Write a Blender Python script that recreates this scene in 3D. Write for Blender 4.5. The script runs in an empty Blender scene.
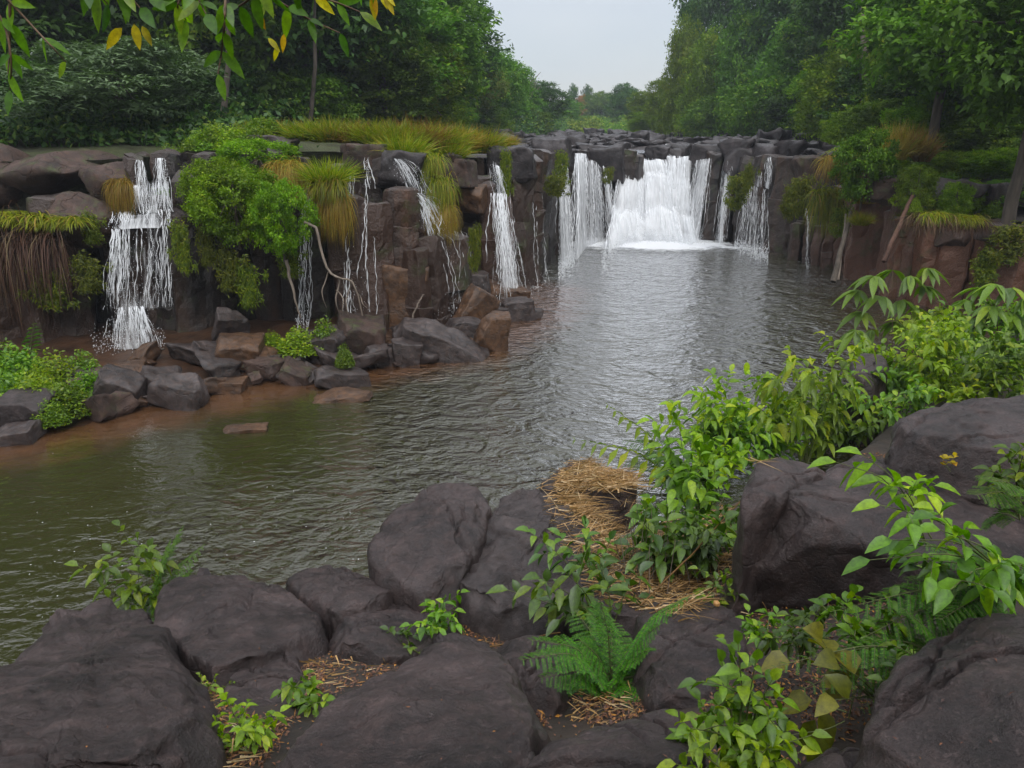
import bpy, math, random
import numpy as np
from mathutils import Vector, Matrix, geometry

# ------------------------------------------------------------------ camera, world, sun
sc = bpy.context.scene
COL = sc.collection
PITCH = math.radians(18.9); F = 760.0; H = 6.0
cam_d = bpy.data.cameras.new('camera'); cam = bpy.data.objects.new('camera', cam_d); COL.objects.link(cam)
cam_d.sensor_width = 36; cam_d.lens = 36 * F / 1024; cam_d.clip_start = 0.05; cam_d.clip_end = 3000
cam.location = (0, 0, H); cam.rotation_euler = (math.pi / 2 - PITCH, 0, 0)
sc.camera = cam

SUN_EL, SUN_AZ = math.radians(52), math.radians(172)      # azimuth from +Y towards +X
w = bpy.data.worlds.new("World"); sc.world = w; w.use_nodes = True
nt = w.node_tree; nt.nodes.clear(); N = nt.nodes; L = nt.links
out = N.new('ShaderNodeOutputWorld'); add = N.new('ShaderNodeAddShader')
sky = N.new('ShaderNodeTexSky'); sky.sky_type = 'NISHITA'; sky.sun_disc = False
sky.sun_elevation = SUN_EL; sky.sun_rotation = SUN_AZ
b1 = N.new('ShaderNodeBackground'); b1.inputs['Strength'].default_value = 0.05
L.new(sky.outputs[0], b1.inputs[0])
tc = N.new('ShaderNodeTexCoord'); sep = N.new('ShaderNodeSeparateXYZ'); L.new(tc.outputs['Generated'], sep.inputs[0])
mr = N.new('ShaderNodeMapRange'); mr.inputs['From Min'].default_value = 0.0; mr.interpolation_type = 'SMOOTHSTEP'; mr.inputs['From Max'].default_value = 0.95
mr.inputs['To Min'].default_value = 0.58; mr.inputs['To Max'].default_value = 2.2
L.new(sep.outputs['Z'], mr.inputs['Value'])
mp = N.new('ShaderNodeMapping'); mp.inputs['Scale'].default_value = (1.6, 1.6, 5.5); L.new(tc.outputs['Generated'], mp.inputs[0])
nz = N.new('ShaderNodeTexNoise'); nz.inputs['Scale'].default_value = 1.7; nz.inputs['Detail'].default_value = 5; L.new(mp.outputs[0], nz.inputs['Vector'])
cr = N.new('ShaderNodeValToRGB'); cr.color_ramp.elements[0].position = 0.3; cr.color_ramp.elements[1].position = 0.72
cr.color_ramp.elements[0].color = (0.84, 0.87, 0.93, 1); cr.color_ramp.elements[1].color = (1.0, 0.985, 0.98, 1)
L.new(nz.outputs['Fac'], cr.inputs[0])
b2 = N.new('ShaderNodeBackground'); L.new(cr.outputs[0], b2.inputs[0]); L.new(mr.outputs[0], b2.inputs['Strength'])
L.new(b1.outputs[0], add.inputs[0]); L.new(b2.outputs[0], add.inputs[1]); L.new(add.outputs[0], out.inputs[0])

sd = bpy.data.lights.new('sun', 'SUN'); sd.energy = 2.2; sd.angle = math.radians(25); sd.color = (1.0, 0.97, 0.93)
so = bpy.data.objects.new('sun', sd); COL.objects.link(so)
so.rotation_euler = Vector((-math.sin(SUN_AZ) * math.cos(SUN_EL), -math.cos(SUN_AZ) * math.cos(SUN_EL), -math.sin(SUN_EL))).to_track_quat('-Z', 'Y').to_euler()
vs = sc.view_settings
vs.view_transform = 'Standard'; vs.look = 'None'; vs.gamma = 1; vs.exposure = -0.22; vs.use_curve_mapping = False
sc.cycles.use_denoising = True
sc.cycles.max_bounces = 6; sc.cycles.diffuse_bounces = 3; sc.cycles.glossy_bounces = 2
sc.cycles.transmission_bounces = 3; sc.cycles.transparent_max_bounces = 16; sc.cycles.volume_bounces = 0

# ------------------------------------------------------------------ helpers
CP, SP = math.cos(PITCH), math.sin(PITCH)
def ray(px, py):
    u, v = (px - 512) / F, (384 - py) / F
    return np.array([u, CP + v * SP, -SP + v * CP])
def atz(px, py, z):
    d = ray(px, py); t = (z - H) / d[2]; return np.array([0, 0, H]) + d * t
def aty(px, py, Y):
    d = ray(px, py); return np.array([0, 0, H]) + d * (Y / d[1])
def atplane(px, py, z0, gx, gy, cx=0, cy=0):
    d = ray(px, py); t = (z0 - gx * cx - gy * cy - H) / (d[2] - gx * d[0] - gy * d[1])
    return np.array([0, 0, H]) + d * t
def pxsize(px, Y, z=3):                                    # metres per pixel at a forward distance
    return (Y * CP + (H - z) * SP) / F

def _hash(ix, iy, iz, seed):
    h = (ix * 374761393 + iy * 668265263 + iz * 2147483647 + seed * 1274126177) & 0xffffffff
    h = ((h ^ (h >> 13)) * 1274126177) & 0xffffffff
    return ((h ^ (h >> 16)) & 0xffff) / 65535.0
def vnoise(p, seed=0):
    p = np.asarray(p, float); i = np.floor(p).astype(np.int64); f = p - i; f = f * f * (3 - 2 * f)
    r = 0
    for dx in (0, 1):
        for dy in (0, 1):
            for dz in (0, 1):
                wt = (f[:, 0] if dx else 1 - f[:, 0]) * (f[:, 1] if dy else 1 - f[:, 1]) * (f[:, 2] if dz else 1 - f[:, 2])
                r = r + wt * _hash(i[:, 0] + dx, i[:, 1] + dy, i[:, 2] + dz, seed)
    return r * 2 - 1
def fbm(p, seed=0, octv=4, lac=2.03, gain=0.5):
    a, s, r = 1.0, 1.0, 0
    for k in range(octv):
        r = r + a * vnoise(np.asarray(p) * s + 17.3 * k, seed + k); s *= lac; a *= gain
    return r
def sstep(a, b, x):
    t = np.clip((x - a) / (b - a), 0, 1); return t * t * (3 - 2 * t)
def norm(v):
    v = np.asarray(v, float); return v / np.maximum(np.linalg.norm(v, axis=-1, keepdims=True), 1e-9)

def mesh_data(name, V, Fc, mat, smooth=False, attrs=None):
    me = bpy.data.meshes.new(name)
    V = np.asarray(V, np.float32)
    if isinstance(Fc, np.ndarray):
        n, k = Fc.shape
        me.vertices.add(len(V)); me.vertices.foreach_set('co', V.ravel())
        me.loops.add(n * k); me.loops.foreach_set('vertex_index', Fc.astype(np.int32).ravel())
        me.polygons.add(n); me.polygons.foreach_set('loop_start', np.arange(0, n * k, k, dtype=np.int32))
    else:
        me.from_pydata(V.tolist(), [], Fc)
    for an, av in (attrs or {}).items():
        at = me.attributes.new(an, 'FLOAT', 'POINT'); at.data.foreach_set('value', np.asarray(av, np.float32))
    me.update(calc_edges=True); me.validate()
    if smooth: me.polygons.foreach_set('use_smooth', [True] * len(me.polygons))
    me.materials.append(mat)
    return me
def link(name, me, parent=None, loc=(0, 0, 0), rz=0.0, scale=None, rot=None):
    o = bpy.data.objects.new(name, me); COL.objects.link(o)
    o.location = Vector([float(c) for c in loc]); o.rotation_euler = rot if rot is not None else (0, 0, rz)
    if scale is not None: o.scale = scale if hasattr(scale, '__len__') else (scale,) * 3
    if parent is not None: o.parent = parent
    return o
def tag(o, label, cat, group=None):
    o['label'] = label; o['category'] = cat
    if group: o['group'] = group
    return o
def thing(name, label, cat, loc, rz=0.0, scale=None, group=None):
    return tag(link(name, None, None, loc, rz, scale), label, cat, group)
def structure(name, me):
    o = link(name, me); o['kind'] = 'structure'; return o

# ---- material helper
def newmat(name):
    m = bpy.data.materials.new(name); m.use_nodes = True; t = m.node_tree; t.nodes.clear()
    o = t.nodes.new('ShaderNodeOutputMaterial'); return m, t, o
def nd(t, kind, **kw):
    n = t.nodes.new(kind)
    for k, v in kw.items():
        if k in n.inputs.keys(): n.inputs[k].default_value = v
        else: setattr(n, k, v)
    return n
def ramp(t, fac, stops):
    r = t.nodes.new('ShaderNodeValToRGB'); e = r.color_ramp.elements
    while len(e) < len(stops): e.new(0.5)
    for k, (p, c) in enumerate(stops):
        e[k].position = p; e[k].color = (c, c, c, 1) if not hasattr(c, '__len__') else (*c, 1)
    t.links.new(fac, r.inputs[0]); return r.outputs[0]
def mix(t, fac, a, b, mode='MIX'):
    m = t.nodes.new('ShaderNodeMix'); m.data_type = 'RGBA'; m.blend_type = mode
    for s, v in ((0, fac), (6, a), (7, b)):
        if hasattr(v, 'is_linked') or isinstance(v, bpy.types.NodeSocket): t.links.new(v, m.inputs[s])
        elif hasattr(v, '__len__'): m.inputs[s].default_value = (*v, 1)
        else: m.inputs[s].default_value = v
    return m.outputs[2]
def math_n(t, op, a, b=None, clamp=False):
    m = t.nodes.new('ShaderNodeMath'); m.operation = op; m.use_clamp = clamp
    for k, v in ((0, a), (1, b)):
        if v is None: continue
        if isinstance(v, bpy.types.NodeSocket): t.links.new(v, m.inputs[k])
        else: m.inputs[k].default_value = v
    return m.outputs[0]
def attr(t, name): return nd(t, 'ShaderNodeAttribute', attribute_name=name).outputs['Fac']
def noise(t, vec, scale, detail=4, rough=0.55, dist=0.0):
    n = nd(t, 'ShaderNodeTexNoise', Scale=scale, Detail=detail, Roughness=rough, Distortion=dist)
    t.links.new(vec, n.inputs['Vector']); return n.outputs['Fac']
def mapped(t, vec, scale=(1, 1, 1), rot=(0, 0, 0)):
    m = t.nodes.new('ShaderNodeMapping'); m.inputs['Scale'].default_value = scale; m.inputs['Rotation'].default_value = rot
    t.links.new(vec, m.inputs[0]); return m.outputs[0]

def leaf_mat(name, c1, c2, c3=None, trans=0.35, gloss=0.05, rough=0.5, near=None):
    near = not name.startswith('forest') if near is None else near
    m, t, o = newmat(name)
    r = attr(t, 'rnd')
    inf = nd(t, 'ShaderNodeObjectInfo').outputs['Random']
    stops = [(0.0, c1), (0.75, c2)] + ([(0.97, c3)] if c3 else [])
    col = ramp(t, r, stops)
    v = math_n(t, 'ADD', math_n(t, 'MULTIPLY', inf, 0.5), 0.75)
    hs = nd(t, 'ShaderNodeHueSaturation', Saturation=1.18); t.links.new(col, hs.inputs['Color']); t.links.new(v, hs.inputs['Value'])
    hue = math_n(t, 'ADD', math_n(t, 'MULTIPLY', inf, 0.03), 0.485); t.links.new(hue, hs.inputs['Hue'])
    col = hs.outputs[0]
    gp = nd(t, 'ShaderNodeNewGeometry').outputs['Position']; col = mix(t, 1.0, col, ramp(t, noise(t, gp, 38 if near else 1.6, 4, 0.7), [(0.32, 0.62), (0.66, 1.28)]), 'MULTIPLY')
    d = nd(t, 'ShaderNodeBsdfDiffuse'); t.links.new(col, d.inputs[0])
    tr = nd(t, 'ShaderNodeBsdfTranslucent')
    t.links.new(mix(t, 1.0, col, (1.0, 1.25, 0.5), 'MULTIPLY'), tr.inputs[0])
    mx = nd(t, 'ShaderNodeMixShader'); mx.inputs[0].default_value = trans
    t.links.new(d.outputs[0], mx.inputs[1]); t.links.new(tr.outputs[0], mx.inputs[2])
    g = nd(t, 'ShaderNodeBsdfGlossy', Roughness=rough); g.inputs[0].default_value = (0.9, 0.95, 1, 1)
    m2 = nd(t, 'ShaderNodeMixShader'); m2.inputs[0].default_value = gloss * (0.5 if near else 0.35)
    t.links.new(mx.outputs[0], m2.inputs[1]); t.links.new(g.outputs[0], m2.inputs[2])
    t.links.new(m2.outputs[0], o.inputs[0]); return m

def rock_mat(name, dark, mid, brown, wet=0.45, crack=1.0, brown_amt=0.5, s=1.0, moss=None):
    m, t, o = newmat(name)
    g = nd(t, 'ShaderNodeNewGeometry').outputs['Position']
    n1 = noise(t, g, 1.3 * s, 5, 0.6); n2 = noise(t, g, 7 * s, 8, 0.72); n3 = noise(t, g, 70 * s, 5, 0.75)
    n4 = noise(t, g, 3.1 * s, 9, 0.75, 0.4)
    col = mix(t, ramp(t, n1, [(0.35, 0.0), (0.65, 1.0)]), dark, mid)
    col = mix(t, math_n(t, 'MULTIPLY', ramp(t, n2, [(0.45, 0.0), (0.7, 1.0)]), brown_amt), col, brown)
    sp = ramp(t, n3, [(0.3, 0.6), (0.7, 1.45)]); col = mix(t, 1.0, col, sp, 'MULTIPLY')
    col = mix(t, 1.0, col, ramp(t, n4, [(0.36, 0.62), (0.52, 1.0), (0.66, 1.5)]), 'MULTIPLY')
    fl = noise(t, g, 24 * s, 3, 0.8); col = mix(t, math_n(t, 'MULTIPLY', ramp(t, fl, [(0.60, 0.0), (0.68, 1.0)]), 0.4), col, [min(.3, c * 2.2) for c in mid])
    if moss:
        nm = noise(t, g, 2.2 * s, 5, 0.7); geo = nd(t, 'ShaderNodeNewGeometry'); sx = nd(t, 'ShaderNodeSeparateXYZ')
        t.links.new(geo.outputs['Normal'], sx.inputs[0])
        f = math_n(t, 'MULTIPLY', ramp(t, nm, [(0.52, 0.0), (0.66, 1.0)]), math_n(t, 'ADD', math_n(t, 'MULTIPLY', sx.outputs['Z'], 0.5), 0.3, True))
        col = mix(t, f, col, moss)
    p = nd(t, 'ShaderNodeBsdfPrincipled'); t.links.new(col, p.inputs['Base Color'])
    rg = ramp(t, n2, [(0.3, wet - 0.1), (0.7, min(1, wet + 0.25))]); t.links.new(rg, p.inputs['Roughness'])
    p.inputs['Specular IOR Level'].default_value = 0.4
    # cracks: warped Voronoi edges, as relief
    wv = nd(t, 'ShaderNodeTexNoise', Scale=1.6 * s, Detail=3); t.links.new(g, wv.inputs['Vector'])
    wa = nd(t, 'ShaderNodeVectorMath', operation='MULTIPLY_ADD'); t.links.new(wv.outputs['Color'], wa.inputs[0])
    wa.inputs[1].default_value = (0.9, 0.9, 0.9); t.links.new(g, wa.inputs[2])
    vo = nd(t, 'ShaderNodeTexVoronoi', feature='DISTANCE_TO_EDGE', Scale=1.25 * s); t.links.new(wa.outputs[0], vo.inputs['Vector'])
    ck = ramp(t, vo.outputs['Distance'], [(0.0, 0.0), (0.022, 1.0)])
    pm = ramp(t, noise(t, g, 0.9 * s, 2), [(0.40, 0.0), (0.47, 1.0)])        # only some of the edges open
    ck = mix(t, pm, (1, 1, 1), ck)
    bh = math_n(t, 'ADD', math_n(t, 'MULTIPLY', n2, 0.55), math_n(t, 'MULTIPLY', n3, 0.14))
    bh = math_n(t, 'ADD', bh, math_n(t, 'MULTIPLY', n4, 0.5))
    bh = math_n(t, 'ADD', bh, math_n(t, 'MULTIPLY', ck, 0.4 * crack))
    t.links.new(mix(t, 1.0, col, mix(t, ck, (0.78, 0.76, 0.74), (1, 1, 1)), 'MULTIPLY'), p.inputs['Base Color'])
    b = nd(t, 'ShaderNodeBump', Strength=0.9, Distance=0.07 / s); t.links.new(bh, b.inputs['Height']); t.links.new(b.outputs[0], p.inputs['Normal'])
    t.links.new(p.outputs[0], o.inputs[0]); return m

def plain_mat(name, c1, c2, scale=8, rough=0.8, stretch=(1, 1, 1), bump=0.3, coord='Position'):
    m, t, o = newmat(name)
    g = nd(t, 'ShaderNodeNewGeometry').outputs['Position'] if coord == 'Position' else nd(t, 'ShaderNodeTexCoord').outputs[coord]
    g = mapped(t, g, stretch)
    n1 = noise(t, g, scale, 6, 0.65)
    p = nd(t, 'ShaderNodeBsdfPrincipled', Roughness=rough)
    t.links.new(ramp(t, n1, [(0.3, c1), (0.7, c2)]), p.inputs['Base Color'])
    b = nd(t, 'ShaderNodeBump', Strength=bump, Distance=0.05); t.links.new(n1, b.inputs['Height']); t.links.new(b.outputs[0], p.inputs['Normal'])
    t.links.new(p.outputs[0], o.inputs[0]); return m

M = {}
M['rock'] = rock_mat('basalt_near', (0.016, 0.0125, 0.0125), (0.058, 0.043, 0.042), (0.080, 0.048, 0.042), 0.32, 0.18, 0.5)
M['rock_rough'] = rock_mat('basalt_pitted', (0.022, 0.017, 0.017), (0.048, 0.037, 0.036), (0.06, 0.042, 0.036), 0.48, 0.3, 0.3, 2.2)
M['rock_mid'] = rock_mat('basalt_blocks', (0.018, 0.015, 0.015), (0.070, 0.058, 0.057), (0.08, 0.045, 0.028), 0.33, 0.5, 0.6, 1.3)
M['rock_rust'] = rock_mat('basalt_rusty', (0.035, 0.022, 0.016), (0.085, 0.045, 0.024), (0.15, 0.07, 0.025), 0.35, 0.5, 0.6, 1.3)
M['rock_river'] = rock_mat('basalt_river', (0.010, 0.009, 0.010), (0.048, 0.041, 0.043), (0.06, 0.042, 0.036), 0.4, 0.4, 0.3, 1.0)
M['rock_brown'] = rock_mat('rock_brown', (0.022, 0.014, 0.011), (0.070, 0.042, 0.033), (0.08, 0.045, 0.028), 0.6, 0.8, 0.5, 1.0, (0.05, 0.07, 0.015))

# cliff material: dark wet basalt, rust streaks running down, redder where attribute tint is high
def cliff_mat():
    m, t, o = newmat('basalt_columns')
    g = nd(t, 'ShaderNodeNewGeometry').outputs['Position']; gs = mapped(t, g, (1, 1, 0.16))
    tint = attr(t, 'tint'); rnd = attr(t, 'rnd')
    n1 = noise(t, gs, 1.7, 6, 0.65); n2 = noise(t, g, 3.2, 6, 0.7); n3 = noise(t, g, 20, 4, 0.7)
    col = mix(t, ramp(t, n2, [(0.35, 0.0), (0.7, 1.0)]), (0.007, 0.006, 0.006), (0.028, 0.022, 0.020))
    f = math_n(t, 'ADD', ramp(t, n1, [(0.42, 0.0), (0.72, 1.0)]), math_n(t, 'MULTIPLY', tint, 0.55), True)
    f = math_n(t, 'MULTIPLY', f, math_n(t, 'ADD', math_n(t, 'MULTIPLY', rnd, 0.7), 0.15))
    f = math_n(t, 'MAXIMUM', f, math_n(t, 'MULTIPLY', tint, 0.75))
    red = mix(t, tint, (0.070, 0.032, 0.013), (0.15, 0.062, 0.032))
    col = mix(t, f, col, red)
    geo = nd(t, 'ShaderNodeNewGeometry'); sx = nd(t, 'ShaderNodeSeparateXYZ'); t.links.new(geo.outputs['Normal'], sx.inputs[0])
    col = mix(t, ramp(t, sx.outputs['Z'], [(0.55, 0.0), (0.9, 0.8)]), col, mix(t, n2, (0.03, 0.026, 0.025), (0.085, 0.066, 0.06)))
    mo = math_n(t, 'MULTIPLY', ramp(t, noise(t, g, 0.9, 5, 0.7), [(0.56, 0.0), (0.68, 1.0)]), 0.8)
    col = mix(t, mo, col, (0.035, 0.05, 0.012))
    col = mix(t, 1.0, col, ramp(t, n3, [(0.3, 0.7), (0.7, 1.35)]), 'MULTIPLY')
    p = nd(t, 'ShaderNodeBsdfPrincipled'); t.links.new(col, p.inputs['Base Color']); p.inputs['Roughness'].default_value = 0.36
    bh = math_n(t, 'ADD', math_n(t, 'MULTIPLY', n2, 0.6), math_n(t, 'MULTIPLY', n3, 0.2))
    b = nd(t, 'ShaderNodeBump', Strength=0.9, Distance=0.16); t.links.new(bh, b.inputs['Height']); t.links.new(b.outputs[0], p.inputs['Normal'])
    t.links.new(p.outputs[0], o.inputs[0]); return m
M['cliff'] = cliff_mat()
M['soil'] = plain_mat('soil', (0.012, 0.009, 0.007), (0.04, 0.027, 0.018), 3.0, 0.9, bump=0.8)
M['bark'] = plain_mat('bark', (0.03, 0.024, 0.018), (0.11, 0.09, 0.07), 6, 0.9, (1, 1, 0.2), 0.6)
M['bark_pale'] = plain_mat('bark_pale', (0.10, 0.08, 0.06), (0.26, 0.21, 0.17), 9, 0.85, (1, 1, 0.25), 0.5)
M['bark_red'] = plain_mat('bark_red', (0.05, 0.025, 0.018), (0.14, 0.07, 0.045), 9, 0.85, (1, 1, 0.25), 0.5)
M['mud'] = plain_mat('rusty_mud', (0.014, 0.009, 0.006), (0.07, 0.034, 0.017), 2.0, 0.40, bump=0.9)
M['stem'] = plain_mat('green_stem', (0.06, 0.08, 0.02), (0.14, 0.16, 0.05), 30, 0.6)
M['stem_brown'] = plain_mat('brown_stem', (0.06, 0.035, 0.02), (0.16, 0.10, 0.05), 30, 0.8)
M['straw'] = leaf_mat('straw', (0.16, 0.10, 0.05), (0.50, 0.34, 0.19), (0.62, 0.50, 0.34), 0.2, 0.03)
M['litter'] = leaf_mat('dead_leaves', (0.07, 0.04, 0.03), (0.20, 0.11, 0.07), (0.45, 0.25, 0.10), 0.1, 0.05)
M['roots'] = leaf_mat('hanging_roots', (0.035, 0.024, 0.017), (0.10, 0.060, 0.042), (0.15, 0.12, 0.07), 0.1, 0.02)
M['forest'] = leaf_mat('forest_leaves', (0.042, 0.085, 0.018), (0.123, 0.212, 0.039), (0.247, 0.306, 0.065), 0.3, 0.05)
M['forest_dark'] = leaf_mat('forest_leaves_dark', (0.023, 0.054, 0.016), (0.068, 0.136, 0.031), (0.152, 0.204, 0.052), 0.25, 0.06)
M['forest_grey'] = leaf_mat('forest_leaves_grey', (0.042, 0.075, 0.036), (0.132, 0.196, 0.095), None, 0.25, 0.10)
M['forest_lime'] = leaf_mat('forest_leaves_lime', (0.060, 0.115, 0.018), (0.188, 0.284, 0.044), (0.300, 0.324, 0.066), 0.35, 0.05)
M['forest_olive'] = leaf_mat('forest_leaves_olive', (0.065, 0.085, 0.022), (0.156, 0.182, 0.050), None, 0.3, 0.04)
M['forest_mid'] = leaf_mat('forest_leaves_mid', (0.045, 0.095, 0.02), (0.13, 0.23, 0.045), (0.2, 0.27, 0.06), 0.35, 0.05)
M['orange'] = leaf_mat('orange_blossom', (0.14, 0.075, 0.03), (0.30, 0.15, 0.06), None, 0.2, 0.02)
M['grass'] = leaf_mat('grass_blades', (0.085, 0.123, 0.016), (0.247, 0.279, 0.040), (0.342, 0.246, 0.080), 0.35, 0.04)
M['grass_red'] = leaf_mat('grass_reddish', (0.16, 0.10, 0.03), (0.34, 0.24, 0.08), (0.2, 0.22, 0.05), 0.3, 0.03)
M['reed'] = leaf_mat('reed_blades', (0.22, 0.16, 0.05), (0.34, 0.24, 0.10), (0.20, 0.24, 0.05), 0.35, 0.03)
M['moss'] = leaf_mat('hanging_moss', (0.045, 0.068, 0.008), (0.128, 0.161, 0.021), (0.180, 0.186, 0.035), 0.3, 0.03)
M['lime'] = leaf_mat('leaves_lime', (0.108, 0.181, 0.011), (0.243, 0.362, 0.024), (0.372, 0.424, 0.032), 0.4, 0.06)
M['fresh'] = leaf_mat('leaves_fresh', (0.062, 0.125, 0.008), (0.151, 0.261, 0.019), (0.247, 0.329, 0.025), 0.35, 0.07)
M['deep'] = leaf_mat('leaves_deep', (0.037, 0.078, 0.008), (0.086, 0.157, 0.018), (0.132, 0.204, 0.022), 0.3, 0.08)
M['bluish'] = leaf_mat('leaves_bluish', (0.046, 0.101, 0.017), (0.112, 0.204, 0.031), (0.185, 0.274, 0.036), 0.3, 0.09)
M['fern'] = leaf_mat('fern_leaflets', (0.030, 0.084, 0.010), (0.085, 0.202, 0.021), (0.130, 0.252, 0.030), 0.35, 0.05)
M['yellow'] = leaf_mat('leaves_yellow', (0.35, 0.28, 0.03), (0.55, 0.42, 0.05), (0.45, 0.2, 0.04), 0.45, 0.05)
M['olive'] = leaf_mat('leaves_olive', (0.10, 0.12, 0.02), (0.22, 0.22, 0.04), None, 0.4, 0.06)
M['over'] = leaf_mat('overhead_leaves', (0.05, 0.12, 0.015), (0.15, 0.27, 0.04), (0.25, 0.32, 0.05), 0.5, 0.06)
M['seed'] = plain_mat('seed', (0.35, 0.17, 0.05), (0.5, 0.28, 0.10), 30, 0.5)

# water
def water_mat(name, deep, shallow, amp, k):
    m, t, o = newmat(name)
    g = nd(t, 'ShaderNodeNewGeometry').outputs['Position']
    sh = attr(t, 'shallow')
    n0 = noise(t, mapped(t, g, (0.5, 1.0, 1)), 0.35, 3)
    col = mix(t, n0, [c * 0.8 for c in deep], [c * 1.2 for c in deep])
    edge = math_n(t, 'ADD', sh, math_n(t, 'MULTIPLY', math_n(t, 'SUBTRACT', noise(t, g, 1.1, 5, 0.6), 0.5), 0.7))
    col = mix(t, ramp(t, edge, [(0.25, 0.0), (0.75, 1.0)]), col, mix(t, noise(t, g, 3, 5), [c * 0.6 for c in shallow], [c * 1.4 for c in shallow]))
    dif = nd(t, 'ShaderNodeBsdfDiffuse'); t.links.new(col, dif.inputs[0]); gl = nd(t, 'ShaderNodeBsdfGlossy', Roughness=0.06); gl.inputs[0].default_value = (.97, .97, 1, 1)
    fr = nd(t, 'ShaderNodeFresnel', IOR=1.33); ms = nd(t, 'ShaderNodeMixShader')
    ca = attr(t, 'calm')
    w1 = noise(t, mapped(t, g, (0.9, 1.15, 1), (0, 0, 0.35)), 1.15 * k, 3, 0.55, 0.9)
    w2 = noise(t, mapped(t, g, (0.8, 1.2, 1), (0, 0, -0.5)), 5.2 * k, 4, 0.55, 0.5)
    hgt = math_n(t, 'ADD', w1, math_n(t, 'MULTIPLY', w2, 0.42))
    hgt = math_n(t, 'MULTIPLY', hgt, math_n(t, 'SUBTRACT', 1.0, math_n(t, 'MULTIPLY', ca, 0.85)))
    b = nd(t, 'ShaderNodeBump', Strength=1.0, Distance=amp); t.links.new(hgt, b.inputs['Height']); 
    for q in (dif, gl, fr): t.links.new(b.outputs[0], q.inputs['Normal'])
    t.links.new(math_n(t, 'MULTIPLY', fr.outputs[0], 2.7, True), ms.inputs[0]); t.links.new(dif.outputs[0], ms.inputs[1]); t.links.new(gl.outputs[0], ms.inputs[2])
    t.links.new(ms.outputs[0], o.inputs[0]); return m
M['pool'] = water_mat('pool_water', (0.030, 0.030, 0.009), (0.095, 0.046, 0.020), 0.24, 1.0)
M['river'] = water_mat('river_water', (0.06, 0.055, 0.04), (0.10, 0.08, 0.05), 0.10, 1.2)

def white_water(name, alpha_attr, sx, sy, lo, hi):
    m, t, o = newmat(name)
    uv = nd(t, 'ShaderNodeUVMap').outputs[0]
    n1 = noise(t, mapped(t, uv, (sx, sy, 1)), 1.0, 5, 0.6, 0.3)
    n2 = noise(t, mapped(t, uv, (sx * 3.5, sy * 3, 1)), 1.0, 4, 0.6)
    n = math_n(t, 'ADD', math_n(t, 'MULTIPLY', n1, 0.65), math_n(t, 'MULTIPLY', n2, 0.35))
    n = math_n(t, 'ADD', n, math_n(t, 'SUBTRACT', attr(t, 'dens'), 0.5))
    al = ramp(t, n, [(lo, 0.0), (hi, 1.0)])
    d = nd(t, 'ShaderNodeBsdfDiffuse'); d.inputs[0].default_value = (0.90, 0.92, 0.94, 1)
    tr = nd(t, 'ShaderNodeBsdfTranslucent'); tr.inputs[0].default_value = (0.90, 0.92, 0.94, 1)
    mw = nd(t, 'ShaderNodeMixShader'); mw.inputs[0].default_value = 0.4
    t.links.new(d.outputs[0], mw.inputs[1]); t.links.new(tr.outputs[0], mw.inputs[2])
    tp = nd(t, 'ShaderNodeBsdfTransparent')
    mx = nd(t, 'ShaderNodeMixShader'); t.links.new(al, mx.inputs[0]); t.links.new(tp.outputs[0], mx.inputs[1]); t.links.new(mw.outputs[0], mx.inputs[2])
    t.links.new(mx.outputs[0], o.inputs[0]); return m
M['veil'] = white_water('falling_veil', 'dens', 9.0, 0.55, 0.40, 0.78)
M['foam'] = white_water('foam', 'dens', 1.5, 2.6, 0.46, 0.66)
def strand_mat():
    m, t, o = newmat('water_strands')
    p = nd(t, 'ShaderNodeBsdfDiffuse'); p.inputs[0].default_value = (0.88, 0.91, 0.94, 1)
    tp = nd(t, 'ShaderNodeBsdfTransparent'); mx = nd(t, 'ShaderNodeMixShader'); mx.inputs[0].default_value = 0.62
    t.links.new(tp.outputs[0], mx.inputs[1]); t.links.new(p.outputs[0], mx.inputs[2]); t.links.new(mx.outputs[0], o.inputs[0]); return m
M['strand'] = strand_mat()

# ------------------------------------------------------------------ geometry builders
def tube(pts, rad, sides=6):
    pts = np.asarray(pts, float); n = len(pts); rad = np.broadcast_to(np.asarray(rad, float), (n,))
    tg = norm(np.gradient(pts, axis=0)); ref = np.array([0.3, 0.2, 1.0]) if abs(tg[0, 2]) < 0.8 else np.array([1.0, 0.2, 0.1])
    a = norm(np.cross(tg, ref)); b = np.cross(tg, a)
    an = np.linspace(0, 2 * math.pi, sides, endpoint=False)
    V = pts[:, None, :] + rad[:, None, None] * (np.cos(an)[None, :, None] * a[:, None, :] + np.sin(an)[None, :, None] * b[:, None, :])
    V = V.reshape(-1, 3); f = []
    for i in range(n - 1):
        for j in range(sides):
            k = (j + 1) % sides; f.append((i * sides + j, i * sides + k, (i + 1) * sides + k, (i + 1) * sides + j))
    return V, np.array(f)
def merge(parts):
    Vs, Fs, off = [], [], 0
    for V, f in parts:
        Vs.append(V); Fs.append(np.asarray(f) + off); off += len(V)
    return np.concatenate(Vs), np.concatenate(Fs)

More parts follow.
